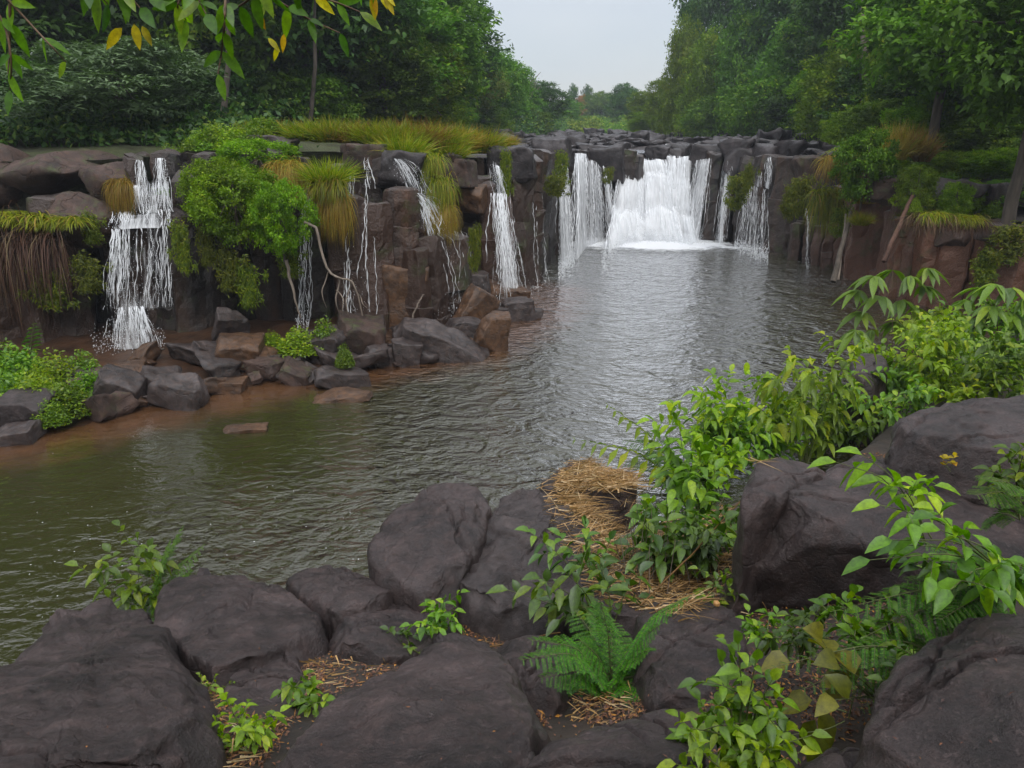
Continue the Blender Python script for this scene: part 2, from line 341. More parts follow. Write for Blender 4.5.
def leaves(org, dr, nrm, ln, wd, rs, droop=0.3, seg=1, fold=0.26):
    """vectorised leaf blades: returns V, F (quads), rnd"""
    org = np.asarray(org, float); n = len(org)
    ln = np.broadcast_to(np.asarray(ln, float), (n,)); wd = np.broadcast_to(np.asarray(wd, float), (n,))
    dr = norm(dr); sd_ = norm(np.cross(dr, nrm)); up = np.cross(sd_, dr)
    dp = np.broadcast_to(np.asarray(droop, float), (n,))
    rnd = rs.random(n)
    if seg == 1:   # diamond of 4 verts
        tpl = [(0, 0), (0.42, 0.5), (1, 0), (0.42, -0.5)]
        V = np.zeros((n, 4, 3))
        for k, (t, s) in enumerate(tpl):
            V[:, k] = org + dr * (t * ln)[:, None] + sd_ * (s * wd)[:, None] + up * ((abs(s) * fold * wd - dp * ln * t * t))[:, None]
        Fq = (np.arange(n)[:, None] * 4 + np.array([[0, 1, 2, 3]]))
        return V.reshape(-1, 3), Fq, np.repeat(rnd, 4)
    ts = np.linspace(0, 1, seg + 1); prof = np.sin(np.clip(ts, 0, 1) ** 0.8 * math.pi) ** 0.85 * 0.5
    prof[0] = 0.02; prof[-1] = 0.01
    nv = (seg + 1) * 3; V = np.zeros((n, seg + 1, 3, 3))
    for i, t in enumerate(ts):
        c = org + dr * (t * ln)[:, None] - np.array([0, 0, 1.0]) * (dp * ln * t * t)[:, None]
        for j, s in enumerate((-1, 0, 1)):
            V[:, i, j] = c + sd_ * (s * prof[i] * wd)[:, None] + up * (abs(s) * prof[i] * wd * fold * 2)[:, None]
    q = []
    for i in range(seg):
        for j in range(2):
            a = i * 3 + j; q.append((a, a + 1, a + 4, a + 3))
    Fq = (np.arange(n)[:, None, None] * nv + np.array(q)[None]).reshape(-1, 4)
    return V.reshape(-1, 3), Fq, np.repeat(rnd, nv)

def blades(org, dr, ln, wd, rs, droop=0.5, seg=4):
    """narrow blades bent by gravity"""
    org = np.asarray(org, float); n = len(org); dr = norm(dr)
    ln = np.broadcast_to(np.asarray(ln, float), (n,)); wd = np.broadcast_to(np.asarray(wd, float), (n,)); dp = np.broadcast_to(np.asarray(droop, float), (n,))
    side = norm(np.cross(dr, rs.normal(size=(n, 3)))); V = np.zeros((n, seg + 1, 2, 3)); p = org.copy(); d = dr.copy()
    for i in range(seg + 1):
        ww = wd * (1 - (i / seg) ** 1.5 * 0.93) * 0.5
        V[:, i, 0] = p - side * ww[:, None]; V[:, i, 1] = p + side * ww[:, None]
        p = p + d * (ln / seg)[:, None]; d = norm(d - np.array([0, 0, 1.0]) * (dp / seg * 1.6)[:, None])
    q = [(i * 2, i * 2 + 1, i * 2 + 3, i * 2 + 2) for i in range(seg)]
    Fq = (np.arange(n)[:, None, None] * (2 * (seg + 1)) + np.array(q)[None]).reshape(-1, 4)
    return V.reshape(-1, 3), Fq, np.repeat(rs.random(n), 2 * (seg + 1))

def merge_l(parts):
    V, Fq, R, off = [], [], [], 0
    for v, f, r in parts:
        V.append(v); Fq.append(f + off); R.append(r); off += len(v)
    return np.concatenate(V), np.concatenate(Fq), np.concatenate(R)
def leaf_mesh(name, vfr, mat, smooth=False): return mesh_data(name, vfr[0], vfr[1], mat, smooth, {'rnd': vfr[2]})
def rdir(rs, n, zb=0.0):
    d = norm(rs.normal(size=(n, 3))); d[:, 2] += zb; return norm(d)

def chaikin(P, it=2):
    P = np.asarray(P, float)
    for _ in range(it):
        Q = np.roll(P, -1, axis=0); P = np.stack([0.75 * P + 0.25 * Q, 0.25 * P + 0.75 * Q], 1).reshape(-1, P.shape[1])
    return P
def resample_closed(P, n):
    Q = np.vstack([P, P[:1]]); s = np.concatenate([[0], np.cumsum(np.linalg.norm(np.diff(Q[:, :2], axis=0), axis=1))])
    u = np.linspace(0, s[-1], n, endpoint=False); return np.stack([np.interp(u, s, Q[:, k]) for k in range(Q.shape[1])], 1)
def slab_rock(name, outline, z0, gx, gy, mat, label, depth=0.9, rnd_r=0.12, flare=0.1, dome=0.05, amp=0.045, seed=0, n=110, cy=None, fine=0.016, group=None, sharp=2, shift=(0, 0), grow=1.05):
    """a boulder whose upper face has the given outline: the outline is read on a plane (z0 at its middle, slopes gx, gy)"""
    P = np.array(outline, float); c = P.mean(0); P = c + (P - c) * grow; C0 = atz(c[0], c[1], z0)
    W = np.array([atplane(x, y, z0, gx, gy, C0[0], C0[1]) for x, y in P])
    n = int(n * 1.9); W = resample_closed(chaikin(W, 1), n); C = W.mean(0); rq = np.random.default_rng(seed + 900); rnd_r = rnd_r * .62
    W[:, :2] += (W[:, :2] - C[:2]) * (vnoise(np.column_stack([W[:, :2] * 3.0, W[:, 0] * 0]), seed) * .045 + vnoise(np.column_stack([W[:, :2] * 9.0, W[:, 0] * 0]), seed + 1) * .018)[:, None]
    ss = np.concatenate([np.linspace(0.03, 0.8, 42), np.linspace(0.82, 1.0, 14)])
    B = W - C; R = np.linalg.norm(B[:, :2], axis=1); rings = []
    for s in ss:
        d = (1 - s) * R; r = np.minimum(rnd_r, R * 0.5)
        dz = np.where(d < r, -(r - np.sqrt(np.maximum(r * r - (r - d) ** 2, 0))), 0)
        q = C + B * s; q[:, 2] += dz + dome * (1 - s * s); rings.append(q)
    dn = norm(np.stack([B[:, 0], B[:, 1], 0 * R], 1))
    for k, t in enumerate(np.linspace(0.06, 1, 16)):
        q = C + B + dn * (flare * t ** 0.7) + np.array([shift[0], shift[1], 0]) * t; q[:, 2] += -rnd_r * 0.98 - depth * t; rings.append(q)
    V = np.array(rings).reshape(-1, 3); nr = len(rings); f = []
    for i in range(nr - 1):
        for j in range(n):
            k = (j + 1) % n; f.append((i * n + j, i * n + k, (i + 1) * n + k, (i + 1) * n + j))
    cap = len(V); V = np.vstack([V, C + [0, 0, dome], C - [0, 0, depth + rnd_r]])
    tri = [(cap, (j + 1) % n, j) for j in range(n)] + [(cap + 1, (nr - 1) * n + j, (nr - 1) * n + (j + 1) % n) for j in range(n)]
    org = C.copy(); org[2] -= depth + rnd_r; nse = V
    nv = np.stack([fbm(nse * 1.6 + 3.1, seed + 5 * k, 4, gain=0.45) for k in range(3)], 1) * amp
    fn = np.stack([fbm(nse * 9, seed + 40 + 5 * k, 3) for k in range(3)], 1) * fine
    nv[:, 2] += -np.abs(fbm(nse * 2.7 + 9, seed + 77, 3)) * amp * 0.5
    sz_ = R.mean(); Q = V - C
    for q in range(7):
        a = rq.uniform(0, 2 * math.pi); tz = rq.uniform(.35, 1.1); nn3 = norm(np.array([math.cos(a), math.sin(a), tz])); up_ = Q[:, 2] > -.45 * sz_ - rnd_r
        e = Q @ nn3; lim = e[up_].max() * rq.uniform(.80, .93); Q = Q - (np.maximum(e - lim, 0) * up_)[:, None] * nn3 * .9
    V = Q + C
    for q in range(2 if sz_ < .35 else 4):
        a = rq.uniform(0, math.pi); nn2 = np.array([math.cos(a), math.sin(a)]); p0 = C[:2] + rq.normal(0, .38, 2) * sz_
        sd2 = (V[:, :2] - p0) @ nn2 + fbm(np.column_stack([V[:, :2] * 2.2, V[:, 0] * 0]), seed + 60 + q, 4) * .09 + (((V[:, :2] - p0) @ nn2[::-1]) ** 2) * rq.uniform(-.35, .35)
        tl = (V[:, :2] - p0) @ np.array([-nn2[1], nn2[0]]); vis = sstep(-.1, .15, tl) if q > 1 else 1.0
        V = V.copy(); top_ = 1 - sstep(.0, .35, (C[2] + dome) - V[:, 2] - .6 * sz_)
        nv[:, 2] += vis * (-.030 * np.exp(-(sd2 / .013) ** 2) + rq.uniform(-.022, .022) * sstep(-.008, .008, sd2))
    V = V + nv + fn
    f = f + tri; a_, b_, c_ = [V[q] for q in f[n * 5][:3]]
    if np.cross(b_ - a_, c_ - a_)[2] < 0: f = [tuple(reversed(q)) for q in f]
    me = mesh_data(name, V - org, f, mat, True)
    o = link(name, me, None, org); return tag(o, label, 'boulder' , group)

def block_mesh(name, sx, sy, sz, mat, seed, sub=10, amp=0.06, taper=0.12, flat=False, pointy=0.25):
    """an angular block: a subdivided box, sheared, with cut corners and chipped faces"""
    rs = np.random.default_rng(seed); g = np.linspace(-1, 1, sub); V, Fq, idx = [], [], {}
    def vid(p):
        k = tuple(np.round(p, 5))
        if k not in idx: idx[k] = len(V); V.append(p)
        return idx[k]
    for ax in range(3):
        for sg in (-1, 1):
            for i in range(sub - 1):
                for j in range(sub - 1):
                    q = []
                    for a, b in ((i, j), (i + 1, j), (i + 1, j + 1), (i, j + 1)):
                        p = [0, 0, 0]; p[ax] = sg; p[(ax + 1) % 3] = g[a]; p[(ax + 2) % 3] = g[b]; q.append(vid(tuple(p)))
                    Fq.append(q if sg > 0 else q[::-1])
    V = np.array(V, float)
    for _ in range(7):                                     # planar cuts
        nn = norm(rs.normal(size=3)); d = rs.uniform(1.05, 1.35) * (1 - 0.0) ; e = V @ nn - d
        V = V - np.maximum(e, 0)[:, None] * nn
    V[:, 0] *= 1 + taper * V[:, 2] * rs.uniform(-1, 1); V[:, 1] *= 1 + taper * V[:, 2] * rs.uniform(-1, 1)
    V[:, 0] += V[:, 2] * rs.uniform(-0.2, 0.2)
    V = V * np.array([sx, sy, sz]) * 0.5
    V += np.stack([fbm(V * (1.2 / max(sx, sy, sz) * 1.8) + seed, seed + k * 7, 5, gain=.6) for k in range(3)], 1) * amp * max(sx, sy, sz) * 0.75
    return mesh_data(name, V, np.array(Fq), mat, not flat)
def boulder_mesh(name, mat, seed, sub=3, squash=(1, 0.85, 0.55), amp=0.2):
    import bmesh
    bm = bmesh.new(); bmesh.ops.create_icosphere(bm, subdivisions=sub, radius=0.5)
    V = np.array([v.co[:] for v in bm.verts]); rs = np.random.default_rng(seed)
    for _ in range(10):
        nn = norm(rs.normal(size=3)); d = rs.uniform(0.28, 0.44); e = V @ nn - d; V = V - np.maximum(e, 0)[:, None] * nn * 0.9
    V = V * np.array(squash)
    V += np.stack([fbm(V * 2.6 + seed * 3.3, seed + k * 9, 4) for k in range(3)], 1) * amp * 0.2
    for v, c in zip(bm.verts, V): v.co = c
    me = bpy.data.meshes.new(name); bm.to_mesh(me); bm.free(); me.materials.append(mat)
    me.polygons.foreach_set('use_smooth', [True] * len(me.polygons)); return me

# ------------------------------------------------------------------ plan of the pool and cliff
BASE = [(-420, 352), (-200, 350), (0, 343), (110, 338), (200, 334), (300, 330), (400, 325), (440, 308), (470, 298), (500, 284), (530, 264), (552, 245),
        (575, 238), (630, 232), (700, 236), (745, 242), (772, 248), (810, 262), (862, 275), (905, 296), (960, 305), (1024, 316), (1120, 330), (1300, 340)]
CREST = [(-420, 5.0), (0, 5.0), (140, 5.15), (300, 5.2), (400, 5.15), (470, 5.0), (520, 4.8), (580, 4.55), (618, 4.45), (632, 4.2), (690, 4.2), (705, 4.5), (780, 4.5),
         (820, 4.2), (870, 3.8), (915, 3.1), (1024, 2.9), (1300, 3.0)]
bx = np.array([b[0] for b in BASE], float)
BW = np.array([atz(x, y, 0)[:2] for x, y in BASE])
CX = np.array([c[0] for c in CREST], float); CZ = np.array([c[1] for c in CREST])
def base_pt(px): return np.array([np.interp(px, bx, BW[:, 0]), np.interp(px, bx, BW[:, 1])])
def base_n(px):
    t = base_pt(px + 22) - base_pt(px - 22); t = t / np.linalg.norm(t); return np.array([t[1], -t[0]])   # towards the pool
def crest_z(px): return float(np.interp(px, CX, CZ))
pxs = np.arange(-420, 1300, 1.0); PTH = np.array([base_pt(p) for p in pxs])
SL = np.concatenate([[0], np.cumsum(np.linalg.norm(np.diff(PTH, axis=0), axis=1))])
def px_at_s(s): return np.interp(s, SL, pxs)

def nearest_path(xy):
    P = PTH[::4]; d = np.linalg.norm(xy[:, None, :] - P[None], axis=2); k = d.argmin(1); return d[np.arange(len(xy)), k], pxs[::4][k]

def inland(x, y):
    z = 4.45 + 0.55 * sstep(-1, -7, x + 0 * y) + 0.02 * np.maximum(0, -x - 8)
    rb = 17 + np.clip((y - 35) * 0.17, 0, 9)                # right bank line moves out upstream
    z = z + 0.24 * np.clip(x - rb, 0, 30)
    z = z + np.clip((y - 210) * 0.02, 0, 6)
    lb = np.interp(y, [20, 60, 90, 130, 200], [-3, -5, -1, 6, 9]); z = z + 0.05 * np.clip(lb - x, 0, 40)
    return z
def upper_z(x, y):
    x = np.atleast_1d(np.asarray(x, float)); y = np.atleast_1d(np.asarray(y, float))
    d, px = nearest_path(np.stack([x, y], 1)); cz = np.interp(px, CX, CZ)
    b = sstep(0.6, 7.0, d); return cz * (1 - b) + inland(x, y) * b
def uz(x, y): return float(upper_z(x, y)[0])

def build_plateau():
    pts, ring = [], []
    for s in np.arange(0, SL[-1], 0.6):
        px = px_at_s(s); p = base_pt(px) - base_n(px) * 0.55; ring.append((p[0], p[1]))
    outer = [(ring[-1][0], 8), (420, 8), (420, 700), (-420, 700), (-420, 14), (ring[0][0], 14)]
    bd = ring + outer; nb = len(bd); pts = list(bd)
    rs = np.random.default_rng(5)
    poly = np.array(bd)
    def inside(X, Y):
        ins = np.zeros(len(X), bool); j = len(poly) - 1
        for i in range(len(poly)):
            xi, yi = poly[i]; xj, yj = poly[j]
            c = ((yi > Y) != (yj > Y)) & (X < (xj - xi) * (Y - yi) / (yj - yi + 1e-12) + xi); ins ^= c; j = i
        return ins
    for (x0, x1, y0, y1, st) in ((-32, 40, 18, 66, 0.9), (-60, 70, 18, 140, 3.0), (-400, 400, 14, 690, 22.0)):
        gx_, gy_ = np.meshgrid(np.arange(x0, x1, st), np.arange(y0, y1, st)); gx_ = gx_.ravel(); gy_ = gy_.ravel()
        if st > 1: m = ~((gx_ > -32) & (gx_ < 40) & (gy_ > 18) & (gy_ < 66)); gx_, gy_ = gx_[m], gy_[m]
        if st > 4: m = ~((gx_ > -60) & (gx_ < 70) & (gy_ > 18) & (gy_ < 140)); gx_, gy_ = gx_[m], gy_[m]
        gx_ = gx_ + rs.uniform(-.3, .3, len(gx_)) * st; gy_ = gy_ + rs.uniform(-.3, .3, len(gy_)) * st
        m = inside(gx_, gy_); pts += list(zip(gx_[m], gy_[m]))
    edges = [(i, (i + 1) % nb) for i in range(nb)]
    r = geometry.delaunay_2d_cdt([Vector(p) for p in pts], edges, [], 0, 1e-4)
    V2 = np.array([v[:] for v in r[0]]); T = np.array([f[:] for f in r[2]]); c = V2[T].mean(1); T = T[inside(c[:, 0], c[:, 1])]
    z = upper_z(V2[:, 0], V2[:, 1]); V = np.column_stack([V2, z])
    d, _ = nearest_path(V2); V[:, 2] += fbm(V * 0.6, 3, 4) * (0.12 + 0.1 * sstep(1, 6, d)) - 0.05
    a = V[T[:, 0]]; nn = np.cross(V[T[:, 1]] - a, V[T[:, 2]] - a); fl = nn[:, 2] < 0; T[fl] = T[fl][:, ::-1]
    inriver = sstep(-6, -3, V[:, 0]) * (1 - sstep(16, 22, V[:, 0] - np.clip((V[:, 1] - 35) * .17, 0, 9)))
    m, t, o = newmat('plateau_ground')
    g = nd(t, 'ShaderNodeNewGeometry').outputs['Position']; n1 = noise(t, g, 0.9, 6, 0.7); n2 = noise(t, g, 9, 5, 0.7)
    soil = ramp(t, n1, [(0.35, (0.035, 0.03, 0.015)), (0.6, (0.06, 0.075, 0.02)), (0.75, (0.10, 0.065, 0.04))])
    rk = ramp(t, n1, [(0.3, (0.03, 0.026, 0.027)), (0.7, (0.10, 0.08, 0.075))])
    p = nd(t, 'ShaderNodeBsdfPrincipled', Roughness=0.75)
    t.links.new(mix(t, 1.0, mix(t, attr(t, 'bed'), soil, rk), ramp(t, n2, [(.3, .7), (.7, 1.3)]), 'MULTIPLY'), p.inputs['Base Color'])
    b = nd(t, 'ShaderNodeBump', Strength=1.0, Distance=0.15); t.links.new(n2, b.inputs['Height']); t.links.new(b.outputs[0], p.inputs['Normal'])
    t.links.new(p.outputs[0], o.inputs[0])
    nr_ = len(ring); off = len(V); V = np.vstack([V, np.column_stack([np.array(ring), np.full(nr_, -.6)])])
    top_i = [int(np.argmin(np.linalg.norm(V[:off, :2] - np.array(q), axis=1))) for q in ring]
    T = [tuple(t_) for t_ in T.tolist()] + [(top_i[i], top_i[i + 1], off + i + 1, off + i) for i in range(nr_ - 1)]
    structure('ground', mesh_data('ground', V, T, m, True, {'bed': np.concatenate([inriver, np.ones(nr_)])}))
build_plateau()

# cliff: rows of irregular columns standing along the path
def build_cliff():
    rs = np.random.default_rng(11); Vs, Fs, tint, rnd, off = [], [], [], [], 0
    def column(cx, cy, rad, zt, zb, tn, tilt=0.0):
        nonlocal off
        k = rs.integers(5, 8); a = np.sort(np.linspace(0, 2 * math.pi, k, endpoint=False) + rs.uniform(-.28, .28, k)); rr = rad * rs.uniform(0.82, 1.15, k)
        # each side split in three so that noise can work, small chamfer kept by duplicating corners
        cor = np.stack([np.cos(a) * rr, np.sin(a) * rr], 1); pl = []
        for i in range(k):
            p, q = cor[i], cor[(i + 1) % k]; pl += [p * 0.93 + q * 0.07, p * 0.5 + q * 0.5, p * 0.07 + q * 0.93]
        pl = np.array(pl); n = len(pl); hz = zt - zb; nz_ = max(4, int(hz / 0.3)); V = []
        cuts = rs.uniform(0, 1, nz_ + 1) > 0.91; cur = 1.0; joint = []; jo = []; co_ = np.zeros(2)
        for q in cuts:
            if q: cur = rs.uniform(.90, 1.06); co_ = rs.normal(0, .035, 2)
            joint.append(cur); jo.append(co_)
        lean = rs.normal(0, 0.012, 2)
        for i in range(nz_ + 1):
            z = zb + hz * i / nz_; s = joint[i] * (1.0 if i < nz_ else 0.93)
            if i and cuts[i]: V.append(np.column_stack([cx + jo[i - 1][0] + pl[:, 0] * joint[i - 1] + lean[0] * (z - zb), cy + jo[i - 1][1] + pl[:, 1] * joint[i - 1] + lean[1] * (z - zb), np.full(n, z - .03)]))
            V.append(np.column_stack([cx + jo[i][0] + pl[:, 0] * s + lean[0] * (z - zb), cy + jo[i][1] + pl[:, 1] * s + lean[1] * (z - zb), np.full(n, z)]))
        V.append(np.column_stack([cx + pl[:, 0] * 0.8 + lean[0] * hz, cy + pl[:, 1] * 0.8 + lean[1] * hz, np.full(n, zt + 0.05)]))
        V.append(np.column_stack([cx + pl[:, 0] * 0.3 + lean[0] * hz, cy + pl[:, 1] * 0.3 + lean[1] * hz, np.full(n, zt + 0.08 + rs.uniform(-.04, .06))]))
        nr = len(V); V = np.vstack(V); f = []
        for i in range(nr - 1):
            for j in range(n):
                m_ = (j + 1) % n; f.append((off + i * n + j, off + i * n + m_, off + (i + 1) * n + m_, off + (i + 1) * n + j))
        f.append(tuple(off + (nr - 1) * n + j for j in range(n)))
        V += np.stack([fbm(V * 1.3, 20 + q, 4) for q in range(3)], 1) * np.array([0.10, 0.10, 0.12]) + np.stack([vnoise(V * 6, 60 + q) for q in range(3)], 1) * .03
        Vs.append(V); Fs.extend(f); tint.append(np.full(len(V), tn)); rnd.append(np.full(len(V), rs.random())); off += len(V)
    for row, (ofs, stp) in enumerate(((0.10, 0.72), (-0.62, 0.85), (-1.35, 1.0))):
        s = 0.0
        while s < SL[-1]:
            px = px_at_s(s); b = base_pt(px); nn = base_n(px); cz = crest_z(px)
            main = 618 < px < 700
            rad = rs.uniform(0.26, 0.66)
            j = rs.normal(0, 0.16)
            if -60 < px < 120: j -= 0.25
            if row == 0:
                q = rs.random()
                zt = cz - (0 if q < 0.35 else rs.uniform(0.1, 0.9) if q < 0.62 else rs.uniform(1.2, 3.3))
                if main: zt = cz - rs.uniform(0.4, 3.6)
                if px > 890: zt = cz - (rs.uniform(0, 0.25) if q < 0.8 else rs.uniform(0.3, 1.6))
            else: zt = cz - rs.uniform(0.0, 0.32) - (0.2 if main else 0)
            if row == 1 and rs.random() < 0.25: zt -= rs.uniform(0.3, 1.0)
            if -200 < px < 126: zt = min(zt, cz - (1.9, 1.2, .5)[row] - rs.uniform(0, .4))
            p = b + nn * (ofs + j)
            tn = sstep(770, 880, px) * 1.0 if px > 700 else 0.06 + 0.18 * (330 < px < 520) + 0.2 * (px < 110)
            column(p[0], p[1], rad, zt, -0.5, float(np.clip(tn + rs.normal(0, .1), 0, 1)))
            s += stp * rs.uniform(0.7, 1.15)
    # projecting outcrops seen in the photograph: (px, forward offset, radius, top z, tint)
    for px, fo, r, zt, tn in ((362, 1.0, .62, 3.95, .35), (377, 1.15, .58, 3.85, .45), (392, .9, .5, 4.2, .3), (403, 1.25, .5, 2.75, .35), (416, 1.3, .55, 2.7, .3), (392, 1.5, .5, 2.5, .4),
                              (505, .7, .85, 4.75, .1), (517, .5, .8, 4.9, .05), (496, .9, .6, 4.3, .3), (535, .3, .8, 4.7, .05), (476, .9, .6, 3.6, .6), (470, .8, .5, 4.0, .5),
                              (607, 1.0, .8, 4.6, 0), (616, 1.2, .65, 4.3, 0), (598, .5, .7, 4.7, 0), (715, .5, .6, 4.5, 0), (752, .6, .7, 4.4, .1), (772, .5, .9, 4.45, .1), (786, .2, .9, 4.5, .2),
                              (25, 1.0, .8, 3.5, .4), (60, .9, .7, 3.2, .4), (85, .6, .6, 4.1, .3), (182, .5, .6, 4.0, .0), (196, .7, .55, 3.6, .0), (215, .3, .6, 4.6, .0),
                              (930, .5, .8, 3.0, 1), (955, .6, .8, 2.9, 1), (985, .5, .8, 2.8, .9), (1010, .8, .7, 2.3, .9), (905, .4, .6, 2.9, .8)):
        b = base_pt(px) + base_n(px) * fo; column(b[0], b[1], r, zt, -0.5, tn)
    structure('cliff', mesh_data('cliff', np.vstack(Vs), Fs, M['cliff'], False, {'tint': np.concatenate(tint), 'rnd': np.concatenate(rnd)}))
build_cliff()

# ------------------------------------------------------------------ water sheets
SHORE = ((-420, 462), (-300, 455), (-60, 442), (30, 428), (110, 408), (200, 390), (300, 372), (400, 357), (455, 345), (492, 330), (520, 312), (532, 292))
def build_pool():
    xs = np.arange(-90, 45.01, 0.5); ys = np.arange(-4, 50.01, 0.5); X, Y = np.meshgrid(xs, ys); V = np.column_stack([X.ravel(), Y.ravel(), 0 * X.ravel()])
    nx, ny = len(xs), len(ys); i = np.arange(nx - 1)[None, :] + np.arange(ny - 1)[:, None] * nx; i = i.ravel()
    Fq = np.stack([i, i + 1, i + 1 + nx, i + nx], 1)
    sd_, px = nearest_path(V[:, :2])
    # shallow, rust-coloured shelf under the left cliff: measured from its shoreline
    shore = np.array([atz(x, y, 0)[:2] for x, y in SHORE])
    S = np.concatenate([np.linspace(shore[k], shore[k + 1], 12) for k in range(len(shore) - 1)])
    d2 = np.linalg.norm(V[:, None, :2] - S[None], axis=2).min(1)
    shallow = 1 - sstep(0.2, 3.6, d2)
    calm = 1 - sstep(4, 9, d2); calm *= (1 - sstep(-5, 0, V[:, 0]))
    calm = np.maximum(calm, 0.97 * (1 - sstep(-5.4, -2.4, V[:, 0] + 0.12 * V[:, 1])))
    structure('pool_water', mesh_data('pool_water', V, Fq, M['pool'], True, {'shallow': shallow, 'calm': calm}))
build_pool()
def build_river():
    # a sheet over the bed above the falls, narrowing upstream
    ys = np.concatenate([np.arange(40.0, 60, 1.0), np.arange(60, 230, 5.0)])
    V = []
    for y in ys:
        x0 = np.interp(y, [40, 60, 90, 130, 230], [-2, -4, 0, 7, 12]); x1 = np.interp(y, [40, 60, 90, 130, 230], [16, 21, 24, 24, 26])
        for k in range(13):
            x = x0 + (x1 - x0) * k / 12; V.append((x, y, 4.38 + (y - 40) * 0.0012 - 0.25 * (1 - sstep(43, 46, y))))
    n = 13; Fq = np.array([(i * n + j, i * n + j + 1, (i + 1) * n + j + 1, (i + 1) * n + j) for i in range(len(ys) - 1) for j in range(12)])
    V = np.array(V); px = (V[:, 0] / V[:, 1]) * 760 + 512
    # keep only what lies behind the crest
    ok = np.array([v[1] > base_pt(512 + 760 * v[0] / (v[1] * CP + (H - 4.4) * SP))[1] + 0.9 for v in V]); Fq = Fq[ok[Fq].all(1)]
    structure('river_water', mesh_data('river_water', V, Fq, M['river'], True, {'shallow': V[:, 0] * 0, 'calm': V[:, 0] * 0}))
build_river()

# ------------------------------------------------------------------ near bank
EDGE = np.array([(-30, 1.0), (-8, 2.8), (-3.4, 4.0), (-2.9, 5.2), (-2.9, 6.3), (-2.2, 6.7), (-1.6, 6.2), (-1.2, 6.9), (-1.0, 7.9), (-0.2, 8.1), (0.5, 8.2), (1.2, 9.0), (2.2, 9.8),
                 (3.6, 10.8), (5.2, 12.2), (6.6, 14.0), (8.0, 16.0), (10.5, 18.5), (16, 22.0), (40, 25), (40, -10), (-30, -10)])
def near_z(x, y):
    x = np.atleast_1d(np.asarray(x, float)); y = np.atleast_1d(np.asarray(y, float))
    g = np.interp(y, [-5, 0, 1.1, 5.4, 7.5, 10, 15, 22], [4.4, 4.35, 4.2, 2.12, 1.75, 1.25, 0.7, 0.7])
    g = g + np.clip(x - 0.3, 0, 5) * 0.27 * (1 - 0.9 * sstep(5.5, 9.5, y)) + np.clip(x - 5, 0, 30) * 0.05
    g = g - 0.28
    P = EDGE; ins = np.zeros(len(x), bool); j = len(P) - 1; dm = np.full(len(x), 1e9); Q = np.stack([x, y], 1)
    for i in range(len(P)):
        a, b = P[j], P[i]
        c = ((b[1] > y) != (a[1] > y)) & (x < (a[0] - b[0]) * (y - b[1]) / (a[1] - b[1] + 1e-12) + b[0]); ins ^= c
        ab = b - a; t = np.clip(((Q - a) @ ab) / (ab @ ab), 0, 1); dm = np.minimum(dm, np.linalg.norm(Q - a - t[:, None] * ab, axis=1)); j = i
    s = np.where(ins, dm, -dm)
    k = sstep(-0.3, 0.9, s - 0.2); return -0.8 + (g + 0.8) * k
def nz_(x, y): return float(near_z(x, y)[0])
def on_bank(px, py):                                       # where the view ray meets the near bank
    d = ray(px, py); t = np.linspace(1.2, 30, 700); P = np.array([0, 0, H]) + d[None] * t[:, None]
    g = near_z(P[:, 0], P[:, 1]); k = np.argmax(P[:, 2] <= np.maximum(g, 0)); return P[k]
def build_bank():
    xs = np.arange(-12, 34, 0.14); ys = np.arange(-6, 25, 0.14); X, Y = np.meshgrid(xs, ys); x, y = X.ravel(), Y.ravel()
    z = near_z(x, y); V = np.column_stack([x, y, z]); V[:, 2] += fbm(V * 1.4, 8, 5) * 0.07
    nx, ny = len(xs), len(ys); i = (np.arange(nx - 1)[None, :] + np.arange(ny - 1)[:, None] * nx).ravel()
    structure('bank', mesh_data('bank', V, np.stack([i, i + 1, i + 1 + nx, i + nx], 1), M['soil'], True))
build_bank()

# ------------------------------------------------------------------ foreground boulders
R = slab_rock; mk = M['rock']
R('boulder', [(-60, 690), (0, 655), (45, 627), (98, 603), (132, 612), (168, 642), (200, 680), (222, 790), (60, 800), (46, 738), (-30, 712)], 3.0, 0.05, -0.47, mk, 'broad cracked dark slab at the lower left beside the water, largest on the left', 1.2, .10, .12, .05, .05, 1, 130)
R('boulder', [(-60, 716), (0, 716), (50, 738), (56, 790), (-60, 800)], 3.35, 0.05, -0.35, mk, 'dark boulder in the bottom left corner below the broad cracked slab', .8, .08, .05, .03, .03, 2)
R('boulder', [(57, 732), (80, 738), (84, 785), (56, 785)], 3.42, 0, -0.35, mk, 'small dark chip of rock wedged at the bottom left between two slabs', .5, .04, .03, .01, .02, 3, 60)
R('boulder', [(148, 618), (163, 586), (190, 561), (225, 563), (268, 580), (320, 606), (322, 628), (292, 652), (224, 676), (192, 655), (176, 634)], 2.2, 0.0, -0.33, mk, 'smooth rounded boulder with a leafy seedling at its left side, by the green water', 1.6, .14, .12, .08, .05, 4)
R('boulder', [(222, 680), (260, 660), (296, 652), (306, 690), (282, 716), (238, 716)], 2.55, 0.0, -0.40, mk, 'flat split-off block below the smooth rounded boulder, above the left leafy seedlings', .7, .07, .05, .02, .03, 5)
R('boulder', [(280, 578), (306, 560), (345, 565), (396, 584), (384, 606), (352, 618), (322, 602)], 2.05, 0.05, -0.22, mk, 'small humped rock with dry leaves at its left tip, near the water', 1.3, .09, .10, .04, .05, 6)
R('boulder', [(332, 625), (352, 612), (392, 590), (440, 590), (458, 606), (450, 632), (400, 650), (346, 656)], 2.15, 0.0, -0.30, mk, 'low purplish slab behind the small leafy seedlings, left of the pitted boulder', .9, .08, .1, .03, .05, 7)
